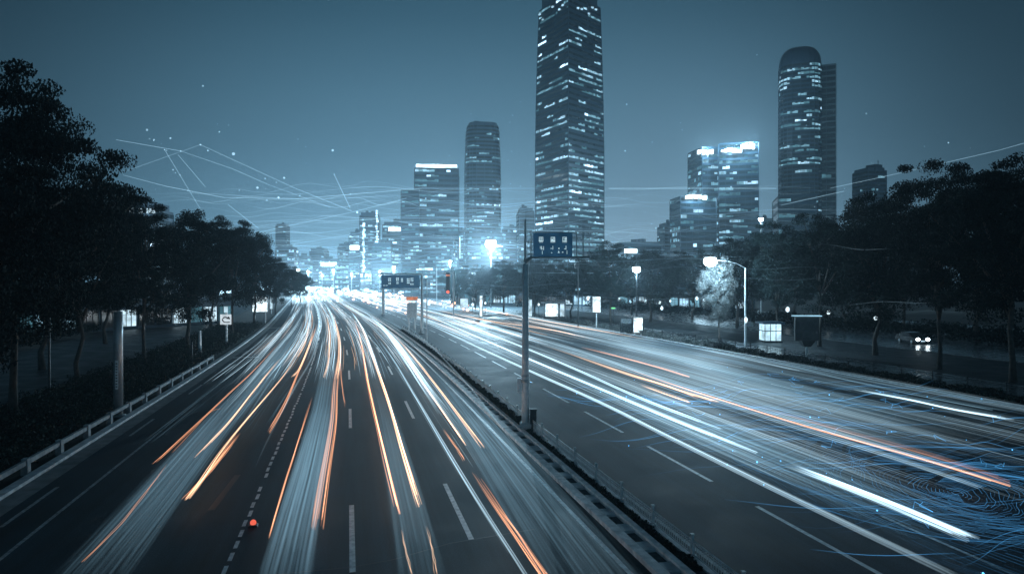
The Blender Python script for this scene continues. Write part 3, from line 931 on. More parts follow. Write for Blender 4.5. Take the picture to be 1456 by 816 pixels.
# low concrete guard rail at the left kerb
root = empty("guard_rail", (-12.95, 16, 0), "low pale concrete guard rail on stub posts along the left kerb", "guard rail")
ys = np.arange(15.2, 74, 3.4)
for i, y in enumerate(ys):
    mb = MB(); mb.box((-12.98 + bend(y), y, .34), (.26, .34, .68), 0, taper=.88); mb.build("post", M_rail, root)
    if i < len(ys) - 1:
        mb = MB(); y2 = ys[i + 1]
        a = Vector((-12.98 + bend(y), y, .52 + R.uniform(-.02, .02))); b_ = Vector((-12.98 + bend(y2), y2, .52 + R.uniform(-.02, .02)))
        d = b_ - a; mb.box((a + b_) / 2, (.15, d.length - .36, .2), math.atan2(-d.x, d.y)); mb.build("rail", M_rail, root)

# thick verge column on the left
c = P(168, 592); base = Vector((c.x, c.y, 0))
root = empty("lamp_column", base, "thick grey steel column in the left verge with a pale notice strip", "column")
mb = MB(); mb.tube([base, base + Vector((0, 0, .1))], .42, 16); mb.tube([base + Vector((0, 0, .1)), base + Vector((0, 0, 4.6)), base + Vector((0, 0, 6.2))], [.26, .25, .24], 16); mb.build("shaft", M_steel, root, smooth=True)
mb = MB(); q = base + rt * .06 - fw * .262; mb.box(q + Vector((0, 0, 2.5)), (.16, .02, 1.7), yr)
nt2 = mb.build("notice_strip", M_sign_white, root)
mb = MB()
for k in range(9): mb.box(base + rt * .06 - fw * .275 + Vector((0, 0, 1.8 + k * .17)), (.10, .006, .06), yr)
mb.build("lettering", M_black, nt2)

def plain_pole(px, py, topy, r, label, name="pole", m=None, head=None, group=None, cat="pole"):
    c = P(px, py); z = FPX * H / (py - 400); base = Vector((c.x, c.y, 0)); t = TOP(z, topy)
    root = empty(name, base, label, cat, group)
    mb = MB(); mb.tube([base, base + Vector((0, 0, .5)), base + Vector((0, 0, .52)), base + Vector((0, 0, t))], [r * 1.6, r * 1.6, r, r * .75], 10); mb.build("shaft", m or M_pole, root, smooth=False)
    if head:
        mb = MB(); mb.box(base + Vector((0, 0, t)) + rt * head[0], (head[1], .3, head[2]), yr); mb.build("camera_box", M_darkmetal, root)
    return root, base, z
plain_pole(70, 566, 452, .09, "thin dark pole standing in the left shrubs near the photo's left edge", m=M_darkmetal)
plain_pole(822, 470, 378, .10, "thin dark pole with a box head right of the blue sign", m=M_darkmetal, head=(-.15, .7, .8))
plain_pole(600, 474, 392, .24, "thick grey pole beside the amber topped cabinet in the median", m=M_steel)
plain_pole(607, 490, 398, .07, "thin pale pole right of the thick pole by the amber topped cabinet")
plain_pole(621, 428, 380, .16, "thin pale far pole left of the red signal frame")
plain_pole(284, 506, 470, .19, "short stout grey post behind the left shrubs", m=M_steel)
plain_pole(273, 519, 486, .08, "slim dark bollard post with pale cap in the left shrubs", m=M_darkmetal)
plain_pole(760, 520, 520 - 55, .05, "thin low grey post behind the sign pole", m=M_steel) if False else None

# arrow sign on the left
c = P(322, 492); z = FPX * H / 92; base = Vector((c.x, c.y, 0))
root = empty("road_sign", base, "white square sign with black curved arrow on a banded pole", "road sign")
mb = MB(); mb.tube([base, base + Vector((0, 0, TOP(z, 436)))], .14, 10); mb.build("pole", M_pole, root)
mb = MB()
for k in range(5): mb.tube([base + Vector((0, 0, .4 + k * .5)), base + Vector((0, 0, .55 + k * .5))], .155, 10)
mb.build("band", M_steel, root)
hc = TOP(z, 454)
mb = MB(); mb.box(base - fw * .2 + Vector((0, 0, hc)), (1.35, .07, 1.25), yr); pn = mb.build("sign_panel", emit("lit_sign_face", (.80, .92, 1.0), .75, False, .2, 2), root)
mb = MB()
o = base - fw * .26 + Vector((0, 0, hc))
pth = [o + rt * (-.42 + .1 * 0) + Vector((0, 0, -.12))]
arc = [o + rt * (.36 * math.cos(a) - .02) + Vector((0, 0, .30 * math.sin(a) - .02)) for a in np.linspace(math.radians(250), math.radians(20), 10)]
mb.tube(arc, .07, 6)
mb.quad([o + rt * .58 + Vector((0, 0, .02)) - fw * .02, o + rt * .12 + Vector((0, 0, .1)) - fw * .02, o + rt * .42 + Vector((0, 0, .42)) - fw * .02])
mb.box(o + rt * .15 + Vector((0, 0, -.33)), (.75, .02, .1), yr)
mb.build("arrow", M_black, pn)
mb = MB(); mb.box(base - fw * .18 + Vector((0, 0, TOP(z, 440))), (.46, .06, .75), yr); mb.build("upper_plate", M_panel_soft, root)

# backlit boards, kiosks, shelters
def board(px, basey, y0, y1, w_px, label, name, cat, legs=2, m=None, depth=.3, frame=.12):
    c = P(px, basey); z = FPX * H / (basey - 400); base = Vector((c.x, c.y, 0))
    root = empty(name, base, label, cat)
    w = w_px / FPX * z; h0, h1 = TOP(z, y1), TOP(z, y0)
    mb = MB(); mb.box(base + Vector((0, 0, (h0 + h1) / 2)), (w, depth, h1 - h0), yr); mb.build("casing", M_darkmetal, root)
    mb = MB(); mb.box(base - fw * (depth / 2 + .012) + Vector((0, 0, (h0 + h1) / 2)), (w - 2 * frame, .02, h1 - h0 - 2 * frame), yr); mb.build("lit_face", m or M_panel, root)
    mb = None
    for k in range(legs):
        dx = 0 if legs == 1 else (-w * .32 + k * w * .64)
        mb = MB(); mb.tube([base + rt * dx, base + rt * dx + Vector((0, 0, h0 + .02))], .11, 8); mb.build("leg", M_pole, root)
    return root, base, z
board(370, 459, 421, 444, 23, "white backlit advert board on two legs at the end of the left shrubs", "advert_board", "advert board")
board(386, 446, 418, 440, 5, "thin lit pillar sign right of the backlit advert board", "pillar_sign", "sign", 1, M_panel_soft)
board(848, 467, 421, 445, 13, "tall white lit sign on a single post right of the blue sign", "lit_sign", "sign", 1)
board(684, 452, 420, 450, 5, "slim white lit pillar below the tall floodlight mast", "pillar_sign", "sign", 1)
board(754, 452, 425, 450, 6, "dim lit pillar just right of the sign pole", "pillar_sign", "sign", 1, M_panel_soft)
board(660, 440, 424, 438, 12, "dim lit box panel left of the slim lit pillar", "advert_board", "advert board", 2, M_panel_soft)
board(907, 477, 451, 474, 15, "bright white lit kiosk panel at the start of the right hedge", "advert_board", "advert board", 2)
board(890, 475, 452, 473, 17, "grey unlit kiosk panel beside the bright kiosk panel", "advert_board", "advert board", 2, M_paint_worn)
root, base, z = board(1147, 505, 450, 484, 34, "dark box shaped notice board on a tapering stem by the right service road", "notice_board", "notice board", 1, mat("notice_face", (.06, .07, .075), .4))
mb = MB(); mb.box(base + Vector((0, 0, TOP(z, 449))), (2.95, .9, .1), yr); mb.build("cap_light", M_lit[2], root)
mb = MB(); mb.box(base + Vector((0, 0, TOP(z, 488))), (.7, .5, .7), yr, taper=2.2); mb.build("bracket", M_darkmetal, root)
# bus shelter
c = P(788, 457); z = FPX * H / 57; base = Vector((c.x, c.y, 0))
root = empty("bus_shelter", base, "bus shelter with a wide glowing panel right of the sign pole", "bus shelter")
for k, (dx, w) in enumerate(((-.5, 2.5), (1.6, .8))):
    mb = MB(); mb.box(base + rt * dx + Vector((0, 0, TOP(z, 441))), (w, .2, 2.5), yr); mb.build("lit_panel", M_panel if k == 0 else M_panel_soft, root)
mb = MB(); mb.box(base + Vector((0, 0, TOP(z, 430))), (5.2, 1.6, .18), yr); mb.build("roof", M_steel, root)
for dx in (-2.2, 2.3):
    mb = MB(); mb.tube([base + rt * dx, base + rt * dx + Vector((0, 0, TOP(z, 430)))], .07, 8); mb.build("leg", M_steel, root)
mb = MB(); mb.box(base - fw * .5 + Vector((0, 0, .45)), (3.2, .4, .07), yr); mb.build("bench", M_steel, root)
# glowing glass kiosk past the lamp pole
c = P(1095, 486); z = FPX * H / 86; base = Vector((c.x, c.y, 0))
root = empty("glass_kiosk", base, "glowing glass kiosk just right of the curved street lamp's pole", "kiosk")
mb = MB(); mb.box(base + Vector((0, 0, 1.3)), (2.1, 2.1, 2.2), yr); mb.build("lit_glass", emit("kiosk_glow", (.55, .85, 1.0), 1.3, True, .5, .8), root)
mb = MB(); mb.box(base + Vector((0, 0, 2.55)), (2.9, 2.9, .25), yr); mb.build("roof", M_facade_dark, root)
mb = MB(); mb.box(base + Vector((0, 0, .12)), (2.4, 2.4, .24), yr)
for dx in (-1.08, -.36, .36, 1.08):
    for dy in (-1.08, 1.08): mb.box(base + rt * dx + fw * dy + Vector((0, 0, 1.3)), (.07, .07, 2.3), yr)
mb.box(base + Vector((0, 0, 1.5)), (2.2, 2.2, .1), yr)
mb.build("frame", M_darkmetal, root)

# amber topped cabinet in the median, gantry sign, red signal
c = P(586, 472); z = FPX * H / 72; base = Vector((c.x, c.y, 0))
root = empty("signal_cabinet", base, "pale grey median cabinet with an amber top band, on two legs", "cabinet")
mb = MB(); mb.box(base + Vector((0, 0, TOP(z, 441))), (1.5, .7, 2.4), yr); mb.build("body", M_pole, root)
mb = MB(); mb.box(base + Vector((0, 0, TOP(z, 424.5))), (1.7, .8, .55), yr); mb.build("top_panel", M_amber, root)
for dx in (-.5, .5):
    mb = MB(); mb.tube([base + rt * dx, base + rt * dx + Vector((0, 0, TOP(z, 452)))], .1, 8); mb.build("leg", M_pole, root)
c = P(545, 447); z = FPX * H / 47; base = Vector((c.x, c.y, 0))
root = empty("gantry_sign", base, "wide far blue direction sign on a gantry pole in the median", "road sign")
mb = MB(); mb.tube([base, base + Vector((0, 0, TOP(z, 388)))], [.4, .28], 12); mb.build("pole", M_pole, root)
mb = MB()
mb.tube([base + Vector((0, 0, TOP(z, 389.5))) - rt * 1.2, base + rt * 9.4 + Vector((0, 0, TOP(z, 389.5)))], .2, 8)
mb.tube([base + Vector((0, 0, TOP(z, 411))) - rt * 1.0, base + rt * 9.4 + Vector((0, 0, TOP(z, 411)))], .13, 8)
mb.tube([base + rt * 9.4 + Vector((0, 0, TOP(z, 389.5))), base + rt * 9.4 + Vector((0, 0, TOP(z, 411)))], .13, 8)
mb.build("beam", M_pole, root)
mb = MB(); q = base + rt * 4.2 - fw * .3 + Vector((0, 0, TOP(z, 400.5))); mb.box(q, (9.2, .1, 3.2), yr); sp = mb.build("sign_panel", M_sign_glow, root)
mb = MB()
for u, v, w, h in ((-2.6, .5, .7, .8), (-2.6, -.4, .6, .5), (-.7, .6, .7, .8), (-.7, -.3, .5, .5), (.4, .4, .5, .9), (1.9, .2, .7, 1.3), (2.8, .5, .7, .9), (2.8, -.6, .9, .4), (-3.6, -.9, 1.2, .2)):
    o = q - fw * .07 + rt * u + Vector((0, 0, v)); mb = MB()
    for k in range(3): mb.box(o + Vector((0, 0, (k - 1) * h / 2.6)), (w, .02, h * .14), yr)
    mb.box(o - rt * w * .3, (w * .16, .02, h), yr); mb.box(o + rt * w * .25, (w * .16, .02, h), yr)
    mb.build("lettering", M_letter_glow, sp)
c = P(645, 453); z = FPX * H / 53; base = Vector((c.x, c.y, 0))
root = empty("traffic_signal", base, "traffic signal showing red on a tall far pole right of the median", "traffic signal")
mb = MB(); mb.tube([base, base + Vector((0, 0, TOP(z, 388)))], .17, 10); mb.build("pole", M_pole, root)
mb = MB(); mb.tube([base + Vector((0, 0, TOP(z, 388))), base - rt * 2.4 + Vector((0, 0, TOP(z, 388)))], .1, 8); mb.build("arm", M_pole, root)
mb = MB(); mb.box(base - rt * 1.2 + Vector((0, 0, TOP(z, 402))), (.8, .4, 4.4), yr); mb.build("housing", M_darkmetal, root)
mb = MB(); mb.ball(base - rt * 1.2 - fw * .26 + Vector((0, 0, TOP(z, 415))), .30, seg=12, ring=8, sq=(1, .5, 1)); mb.build("red_lens", M_red, root)
mb = MB(); mb.box(base - rt * 1.2 - fw * .27 + Vector((0, 0, TOP(z, 391.5))), (.9, .08, .4), yr); mb.build("amber_sign", M_amber, root)
c = P(872, 462); z = FPX * H / 62; base = Vector((c.x, c.y, 0))
root = empty("signal_post", base, "low dark post carrying a flat green light beyond the right carriageway", "signal")
mb = MB(); mb.tube([base, base + Vector((0, 0, TOP(z, 440)))], .07, 8); mb.build("post", M_darkmetal, root)
mb = MB(); mb.box(base + Vector((0, 0, TOP(z, 438.5))), (1.4, .4, .5), yr); mb.build("housing", M_darkmetal, root)
mb = MB(); mb.ball(base - fw * .2 + Vector((0, 0, TOP(z, 438))), .5, seg=12, ring=6, sq=(1, .3, .3)); mb.build("green_lens", M_green, root)

# street lamps
def street_lamp(base, head, label, br, power, group="street lamps giving off a star of light", pm=None):
    root = empty("street_lamp", base, label, "street lamp", group)
    top = Vector((base.x, base.y, head.z - .9 if (head - base).xy.length > .5 else head.z - br))
    mb = MB(); mb.tube([base, base + Vector((0, 0, 1)), top], [.17, .15, .09], 10); mb.build("pole", pm or M_pole, root)
    mb = MB()
    if (head - base).xy.length > .5:
        m_ = top.lerp(head, .5) + Vector((0, 0, .45))
        mb.tube([top, top.lerp(m_, .5) + Vector((0, 0, .15)), m_, m_.lerp(head, .5) + Vector((0, 0, .1)), head + Vector((0, 0, br * .6))], .04, 8); mb.build("arm", M_steel, root)
    mb = MB(); mb.ball(head + Vector((0, 0, br * .75)), br * 1.15, seg=12, ring=6, sq=(1, 1, .3)); mb.build("lamp_head", M_darkmetal, root)
    mb = MB(); mb.ball(head, br, seg=14, ring=8, sq=(1, 1, .8)); mb.build("bulb", M_bulb, root, smooth=True)
    lamp_light(head - Vector((0, 0, br + .35)), power, root)
    return root
c = P(1060, 492); z = FPX * H / 92; base = Vector((c.x, c.y, 0))
l3 = street_lamp(base, W(1010, z + 2, TOP(z, 371)), "brightest right hand street lamp, on a curved arm from a pale pole", .8, 9000)
mb = MB(); mb.ball(base - fw * .2 + Vector((0, 0, TOP(z, 455))), .2, seg=10, ring=6, sq=(1, 1, 1.8)); mb.build("pole_light", M_panel, l3)
mb = MB(); mb.box(base + rt * .5 + Vector((0, 0, TOP(z, 461))), (.8, .5, .5), yr); mb.build("pole_box", M_steel, l3)
street_lamp(W(905, 112), W(905, 112, TOP(112, 383)), "small star bright street lamp before the park trees, mid right", .65, 9000, pm=M_darkmetal)
street_lamp(W(698, 205), W(698, 203, TOP(204, 347)), "tall floodlight mast glaring in front of the slim tower", 1.7, 190000, pm=M_darkmetal)
# lights along the avenue's end
for i, (px, z, hy) in enumerate(((474, 420, 384), (500, 470, 389), (438, 380, 386), (458, 520, 391), (540, 440, 386), (424, 330, 384), (640, 300, 372), (1082, 180, 312), (560, 300, 380))):
    street_lamp(W(px, z), W(px, z, TOP(z, hy)), ["far lamp over the avenue's end, brightest of its cluster", "far lamp right of the avenue's end", "far lamp above the last left trees", "farthest lamp over the vanishing point of the avenue", "far lamp before the strip lit apartment tower", "far lamp peeping over the left tree row", "far lamp left of the slim tower's foot", "lamp glinting over the trees right of the twin block", "far lamp before the low lit block by the gantry sign"][i], .6, 95000 if z > 250 else 4000, "far lamps of the avenue")

# small lanterns in the park
for px, py, hy in ((925, 448, 432), (938, 446, 430), (953, 447, 428), (941, 449, 438), (991, 446, 424), (1001, 448, 427), (880, 450, 426), (766, 447, 433), (690, 446, 431), (672, 447, 433), (1120, 462, 440), (1178, 466, 444), (836, 446, 424), (1245, 470, 452)):
    c = P(px, py); z = FPX * H / (py - 400)
    root = empty("park_lantern", Vector((c.x, c.y, 0)), "tiny white lantern on a short post among the park trunks", "lantern", "lanterns in the park")
    mb = MB(); mb.tube([(c.x, c.y, 0), (c.x, c.y, TOP(z, hy))], .06, 6); mb.build("post", M_darkmetal, root)
    mb = MB(); mb.ball((c.x, c.y, TOP(z, hy)), R.uniform(.22, .4), seg=8, ring=6, sq=(1, 1, 1.3)); mb.build("lamp", M_panel, root)

# red glowing ball added in place of a lens flare; parked car
c = P(360, 743, .1)
root = empty("red_flare", Vector((c.x, c.y, 0)), "small red glowing ball added for a lens flare by the broken lane line, lower left", "flare")
mb = MB(); mb.ball((c.x, c.y, .11), .10, seg=12, ring=8); mb.build("red_lens", M_redsoft, root)
mb = MB(); mb.box((c.x, c.y, .03), (.3, .3, .05), 0, taper=.8); mb.build("flare_base", M_darkmetal, root)

c = P(1312, 490); base = Vector((c.x, c.y, 0))
root = empty("parked_car", base, "dark parked car with glaring white headlights under the right trees", "car")
# profile facing the camera; length along fw
def cw(a, b, h): return base + rt * a + fw * b + Vector((0, 0, h))
prof = [(-.05, .35), (-.02, .62), (.1, .74), (1.1, .92), (1.75, 1.4), (3.1, 1.45), (4.0, 1.0), (4.45, .92), (4.5, .4), (4.4, .3), (.1, .28)]
mb = MB()
for s in range(len(prof)):
    p0, p1 = prof[s], prof[(s + 1) % len(prof)]
    k0 = .78 if p0[1] > 1.2 else .9; k1 = .78 if p1[1] > 1.2 else .9
    mb.quad([cw(-k0, p0[0], p0[1]), cw(k0, p0[0], p0[1]), cw(k1, p1[0], p1[1]), cw(-k1, p1[0], p1[1])])
for sg in (-1, 1):
    mb.quad([cw(sg * (.78 if h > 1.2 else .9), l, h) for l, h in prof])
mb.build("body", M_car, root)
mb = MB(); mb.quad([cw(-.76, 1.13, .955), cw(.76, 1.13, .955), cw(.68, 1.68, 1.36), cw(-.68, 1.68, 1.36)]); mb.build("windscreen", M_glass_dark, root)
for a in (-.84, .84):
    for l in (.85, 3.6):
        mb = MB(); mb.tube([cw(a - .1, l, .32), cw(a + .1, l, .32)], .32, 16); wh = mb.build("wheel", M_rubber, root)
        mb = MB(); mb.tube([cw(a - .11, l, .32), cw(a + .11, l, .32)], .19, 12); mb.build("rim", M_steel, wh)
for a in (-.62, .62):
    mb = MB(); mb.ball(cw(a, -.03, .66), .26, seg=10, ring=6, sq=(1.2, .5, .8)); mb.build("headlight", emit("headlight_lamp", (.8, .94, 1.0), 14.0, True), root)
mb = MB(); mb.box(cw(0, -.06, .45), (.5, .03, .14), yr); mb.build("number_plate", M_panel_soft, root)
mb = MB(); mb.box(cw(0, -.045, .62), (.7, .04, .12), yr); mb.build("grille", M_black, root)

# ------------------------------------------------------------------ light streaks of the traffic
def spline(pts, n):
    pts = [Vector(p) for p in pts]
    if len(pts) == 2: return [pts[0].lerp(pts[1], i / n) for i in range(n + 1)]
    out = []
    ext = [pts[0] * 2 - pts[1]] + pts + [pts[-1] * 2 - pts[-2]]
    seg = len(pts) - 1
    for s in range(seg):
        p0, p1, p2, p3 = ext[s:s + 4]
        k = max(2, n // seg)
        for i in range(k):
            t = i / k
            out.append(.5 * ((2 * p1) + (p2 - p0) * t + (2 * p0 - 5 * p1 + 4 * p2 - p3) * t * t + (3 * p1 - p0 - 3 * p2 + p3) * t ** 3))
    out.append(pts[-1])
    return out

def bundle(mb, path, width, height, n, r, g0, g1, fade=(.12, .25), wob=.03, m=0, ends=.08):
    """n thin strands of light side by side along a path"""
    k = len(path)
    dirs = [(path[min(i + 1, k - 1)] - path[max(i - 1, 0)]).normalized() for i in range(k)]
    for s in range(n):
        ox, oz = R.uniform(-width / 2, width / 2), R.uniform(-height / 2, height / 2)
        w1, w2, ph = R.uniform(.5, 1.5), R.uniform(2, 5), R.uniform(0, 6)
        g = R.uniform(g0, g1)
        s0, s1 = R.uniform(0, ends), 1 - R.uniform(0, ends)
        pp, gg = [], []
        for i in range(k):
            t = i / (k - 1)
            if t < s0 or t > s1: continue
            d = dirs[i]; side = Vector((d.y, -d.x, 0)).normalized()
            wv = wob * (math.sin(w1 * 6 * t + ph) + .4 * math.sin(w2 * 6 * t + 2 * ph))
            pp.append(path[i] + side * (ox + wv) + Vector((0, 0, oz)))
            u = (t - s0) / max(1e-6, s1 - s0)
            f = 1.0
            if fade[0] and u < fade[0]: f *= u / fade[0]
            if fade[1] and u > 1 - fade[1]: f *= (1 - u) / fade[1]
            gg.append(g * (f + .01) * (.8 + .4 * math.sin(w2 * 3 * t + ph) ** 2))
        if len(pp) > 2: mb.tube(pp, r, 4, m, gg, cap=False)

def trail(px_pts, h, width, height, n, r, g0, g1, mats, label, group, fade=(.02, .3), wob=.02, seg=26, name="light_streak", ends=.05, mm=0):
    path = spline([P(x, y, h) for x, y in px_pts], seg)
    mb = MB()
    bundle(mb, path, width, height, n, r, g0, g1, fade, wob, 0, ends)
    o = mb.build(name, mats, glow=True)
    return tag(o, label, "light streak", group)

ga, gw_, gv = "orange tail light streaks on the left carriageway", "white light streaks on the left carriageway", "faint wide light bands on the left carriageway"
# orange streaks (first point = near end)
TA = [
 ([(214, 662), (250, 630), (326, 559), (365, 522), (402, 481)], .10, 5, .25, .55, G_orange, "thin orange streak farthest left, nearest the kerb"),
 ([(236, 652), (268, 618), (300, 585), (318, 580)], .08, 3, .1, .22, G_orange, "faint short orange streak right of the leftmost orange one"),
 ([(264, 661), (323, 601), (357, 559), (378, 533), (400, 507)], .16, 8, .4, .9, G_amber, "bright peach streak ending level with the leftmost orange one"),
 ([(259, 714), (303, 665), (342, 614)], .16, 9, .35, .8, G_orange, "short thick orange streak, lowest end of the left lanes"),
 ([(262, 712), (280, 690), (330, 620), (398, 540), (424, 505)], .10, 6, .5, 1.1, G_amber, "long peach streak running into the white band of the second lane"),
 ([(375, 625), (405, 573), (427, 522), (445, 478), (451, 459)], .12, 7, .3, .7, G_orange, "orange streak left of the block dashed lane line"),
 ([(414, 537), (427, 522), (440, 490), (447, 462)], .22, 8, .35, .8, G_amber, "wide blunt peach streak high on the third lane"),
 ([(420, 512), (435, 484), (441, 451)], .12, 5, .3, .6, G_amber, "short peach streak beside the blunt one of the third lane"),
 ([(378, 777), (405, 688), (428, 615), (445, 560)], .10, 6, .22, .42, G_orange, "thin dull orange streak right of the red flare ball"),
 ([(448, 766), (460, 685), (474, 600), (477, 547), (483, 500)], .36, 20, .16, .36, G_orange, "widest orange streak, blunt ended, in the middle lane"),
 ([(460, 543), (468, 506), (468, 469), (464, 446)], .16, 7, .4, .8, G_amber, "peach streak high in the middle lane"),
 ([(477, 547), (483, 500), (480, 470), (473, 446)], .30, 12, .4, .8, G_amber, "wide pale peach streak above the widest orange one"),
 ([(492, 582), (487, 555), (485, 530), (484, 505)], .08, 4, .2, .4, G_orange, "small orange wisp left of the central lane dashes"),
 ([(571, 747), (553, 675), (533, 590), (522, 540), (511, 478), (500, 446)], .14, 10, .45, 1.0, G_orange, "left streak of the long orange pair in the lane right of centre"),
 ([(604, 740), (576, 652), (552, 570), (533, 515), (516, 469), (503, 445)], .17, 12, .5, 1.05, G_amber, "right streak of the long orange pair in the lane right of centre"),
 ([(666, 638), (640, 600), (600, 542), (570, 500), (545, 470)], .12, 7, .5, 1.1, G_amber, "peach white streak in the bright cluster by the median, left one"),
 ([(694, 646), (655, 594), (615, 541), (580, 498), (552, 468)], .12, 7, .5, 1.1, G_amber, "peach white streak in the bright cluster by the median, right one"),
 ([(662, 658), (647, 635), (628, 608)], .08, 4, .3, .6, G_orange, "very short orange streak below the bright cluster"),
 ([(830, 900), (776, 822), (739, 767), (708, 722), (668, 663)], .16, 9, .3, .65, G_orange, "long orange streak crossing the lower edge beside the median lane"),
]
for pts, w, n, g0, g1, m_, lb in TA:
    trail(pts, .7, w, .12, n, .016, g0 * .55, g1 * .55, m_, lb, ga, fade=(.07, .3), ends=.09)
# white streaks
TWt = [
 ([(830, 960), (746, 818), (658, 679), (588, 560), (558, 510), (535, 478)], .16, 8, .25, .42, G_white, "long plain white streak between the orange pair and the bright cluster"),
 ([(350, 690), (392, 600), (420, 548), (446, 500), (452, 462), (446, 436)], .2, 5, .06, .2, G_white, "thin white thread left of the block dashed line"),
 ([(640, 600), (600, 545), (572, 503), (540, 462), (505, 432)], .7, 26, .25, .75, G_white, "brightest white cluster beside the median kerb"),
 ([(672, 650), (615, 560), (585, 515), (555, 475), (520, 440)], .5, 18, .2, .6, G_white, "white streaks right of the brightest cluster"),
 ([(543, 545), (528, 500), (514, 465), (497, 440)], .3, 12, .3, .8, G_white, "white core between the long orange pair, up the lane"),
 ([(438, 520), (450, 480), (455, 455), (448, 432), (437, 418)], .6, 22, .3, .8, G_white, "curving white ribbon in the third lane where the avenue bends"),
 ([(476, 500), (476, 470), (470, 445), (458, 425)], .6, 20, .25, .7, G_white, "white ribbon of the middle lane where the avenue bends"),
 ([(330, 556), (372, 505), (400, 472), (425, 440), (436, 424)], .7, 24, .18, .5, G_white, "white ribbon nearest the left kerb up the avenue"),
 ([(300, 600), (352, 545), (390, 500), (418, 466), (434, 440)], .5, 14, .12, .4, G_white, "pale ribbon in the second lane from the left kerb"),
 ([(560, 528), (540, 497), (525, 478)], .05, 2, .5, .9, G_white, "tiny white dash above the long plain white streak"),
 ([(775, 690), (700, 590), (650, 530), (600, 480), (560, 448)], .10, 4, .1, .25, G_white, "faint white streak hugging the median kerb"),
]
for pts, w, n, g0, g1, m_, lb in TWt:
    trail(pts, .68, w, .14, n, .016, g0 * .6, g1 * .6, m_, lb, gw_, fade=(.3, .1), ends=.25)
# faint wide bands
TB = [
 ([(20, 950), (130, 818), (215, 716), (310, 600), (360, 540), (410, 480)], 1.5, 46, .018, .075, "pale blue band of the left hand lane running to the lower edge"),
 ([(372, 980), (405, 820), (428, 720), (452, 620), (466, 545), (470, 480)], 1.25, 54, .02, .10, "pale blue band between the thin and the widest orange streaks"),
 ([(632, 980), (600, 820), (580, 720), (556, 620), (540, 560), (520, 500)], 1.15, 34, .015, .06, "pale blue band between the long orange pair"),
 ([(955, 980), (840, 820), (745, 690), (670, 590), (620, 530), (570, 480)], 2.3, 70, .015, .065, "widest grey blue band, in the lane next to the median"),
 ([(300, 640), (352, 570), (395, 512), (420, 470), (436, 436)], 1.6, 40, .02, .10, "pale blue band of the second lane up the avenue"),
]
for pts, w, n, g0, g1, lb in TB:
    trail(pts, .6, w, .7, n * 8, .030, g0 * .07, g1 * .15, G_blue, lb, gv, fade=(.3, .2), ends=.42, name="light_band", wob=.03, seg=14)
# thin orange edges below the long pair
for i, pts in enumerate(([(586, 820), (578, 782), (571, 750)], [(621, 820), (614, 780), (606, 745)])):
    trail(pts, .7, .05, .05, 3, .012, .12, .22, G_amber, ["faint amber thread below the left streak of the long pair", "faint amber thread below the right streak of the long pair"][i], ga, fade=(.1, .3))
trail([(108, 806), (170, 745), (214, 690), (240, 655)], .7, .06, .05, 3, .012, .1, .2, G_orange, "faint orange thread in the left hand band near the lower edge", ga)

# right carriageway
g2w, g2o = "white light streaks on the right carriageway", "orange light streaks on the right carriageway"
TR = [
 ([(1398, 772), (1250, 710), (1112, 657)], .42, 34, .16, .5, G_white, "thickest white streak, blunt ended, lower right"),
 ([(1112, 657), (960, 597), (840, 547), (740, 505), (640, 462), (590, 440)], .22, 12, .3, .8, G_white, "long white streak leading up from the thickest one"),
 ([(1420, 848), (1300, 790), (1092, 690), (950, 620), (850, 570), (740, 521), (640, 475), (590, 450)], .3, 14, .2, .6, G_white, "lowest long white streak nearest the median railing"),
 ([(1060, 622), (920, 570), (830, 530), (740, 492), (640, 452), (600, 436)], .3, 12, .2, .6, G_white, "white streak passing above the long one mid carriageway"),
 ([(1456, 716), (1300, 660), (1110, 600), (960, 548), (830, 500), (740, 470)], .2, 7, .08, .25, G_white, "thin pale streak just below the long orange one"),
 ([(1456, 598), (1360, 582), (1290, 567), (1206, 551)], .18, 9, .3, .75, G_white, "bright white streak farthest right, ending at the photo's edge"),
 ([(1456, 590), (1330, 566), (1206, 540), (1090, 512), (975, 490)], .06, 3, .12, .3, G_blue, "thin blue white line above the far right white streak"),
 ([(1160, 532), (1040, 505), (975, 492)], .12, 4, .15, .35, G_white, "short pale line in front of the right hedge"),
]
for pts, w, n, g0, g1, m_, lb in TR:
    trail(pts, .7, w, .12, n, .016, g0 * .55, g1 * .55, m_, lb, g2w, fade=(.55, .2) if lb.startswith("lowest") else (.05, .25), ends=.10)
TRo = [
 ([(1470, 702), (1320, 655), (1150, 607), (1030, 570), (940, 541), (880, 520)], .10, 6, .4, .8, G_orange, "longest orange streak, reaching the photo's right edge"),
 ([(1456, 690), (1320, 645), (1180, 606), (1040, 566)], .16, 5, .12, .25, G_orange, "dull orange streak just above the longest orange one"),
 ([(983, 572), (945, 559), (906, 545)], .14, 6, .5, .95, G_amber, "short peach streak, lowest of the orange cluster mid right"),
 ([(987, 538), (935, 522), (880, 507), (820, 492)], .2, 9, .25, .6, G_orange, "blunt orange streak, uppermost of the cluster mid right"),
 ([(1030, 574), (980, 559), (930, 543), (880, 528), (800, 500)], .16, 8, .35, .8, G_amber, "peach streak second lowest of the cluster mid right"),
 ([(1000, 568), (950, 548), (890, 529), (760, 486)], .12, 5, .3, .7, G_amber, "thin peach streak inside the cluster mid right"),
 ([(825, 478), (790, 470), (750, 464), (690, 455), (650, 446)], .3, 7, .25, .6, G_amber, "far orange streak under the bus shelter"),
]
for pts, w, n, g0, g1, m_, lb in TRo:
    trail(pts, .75, w, .12, n, .016, g0 * .45, g1 * .45, m_, lb, g2o, fade=(.03, .3), ends=.06)
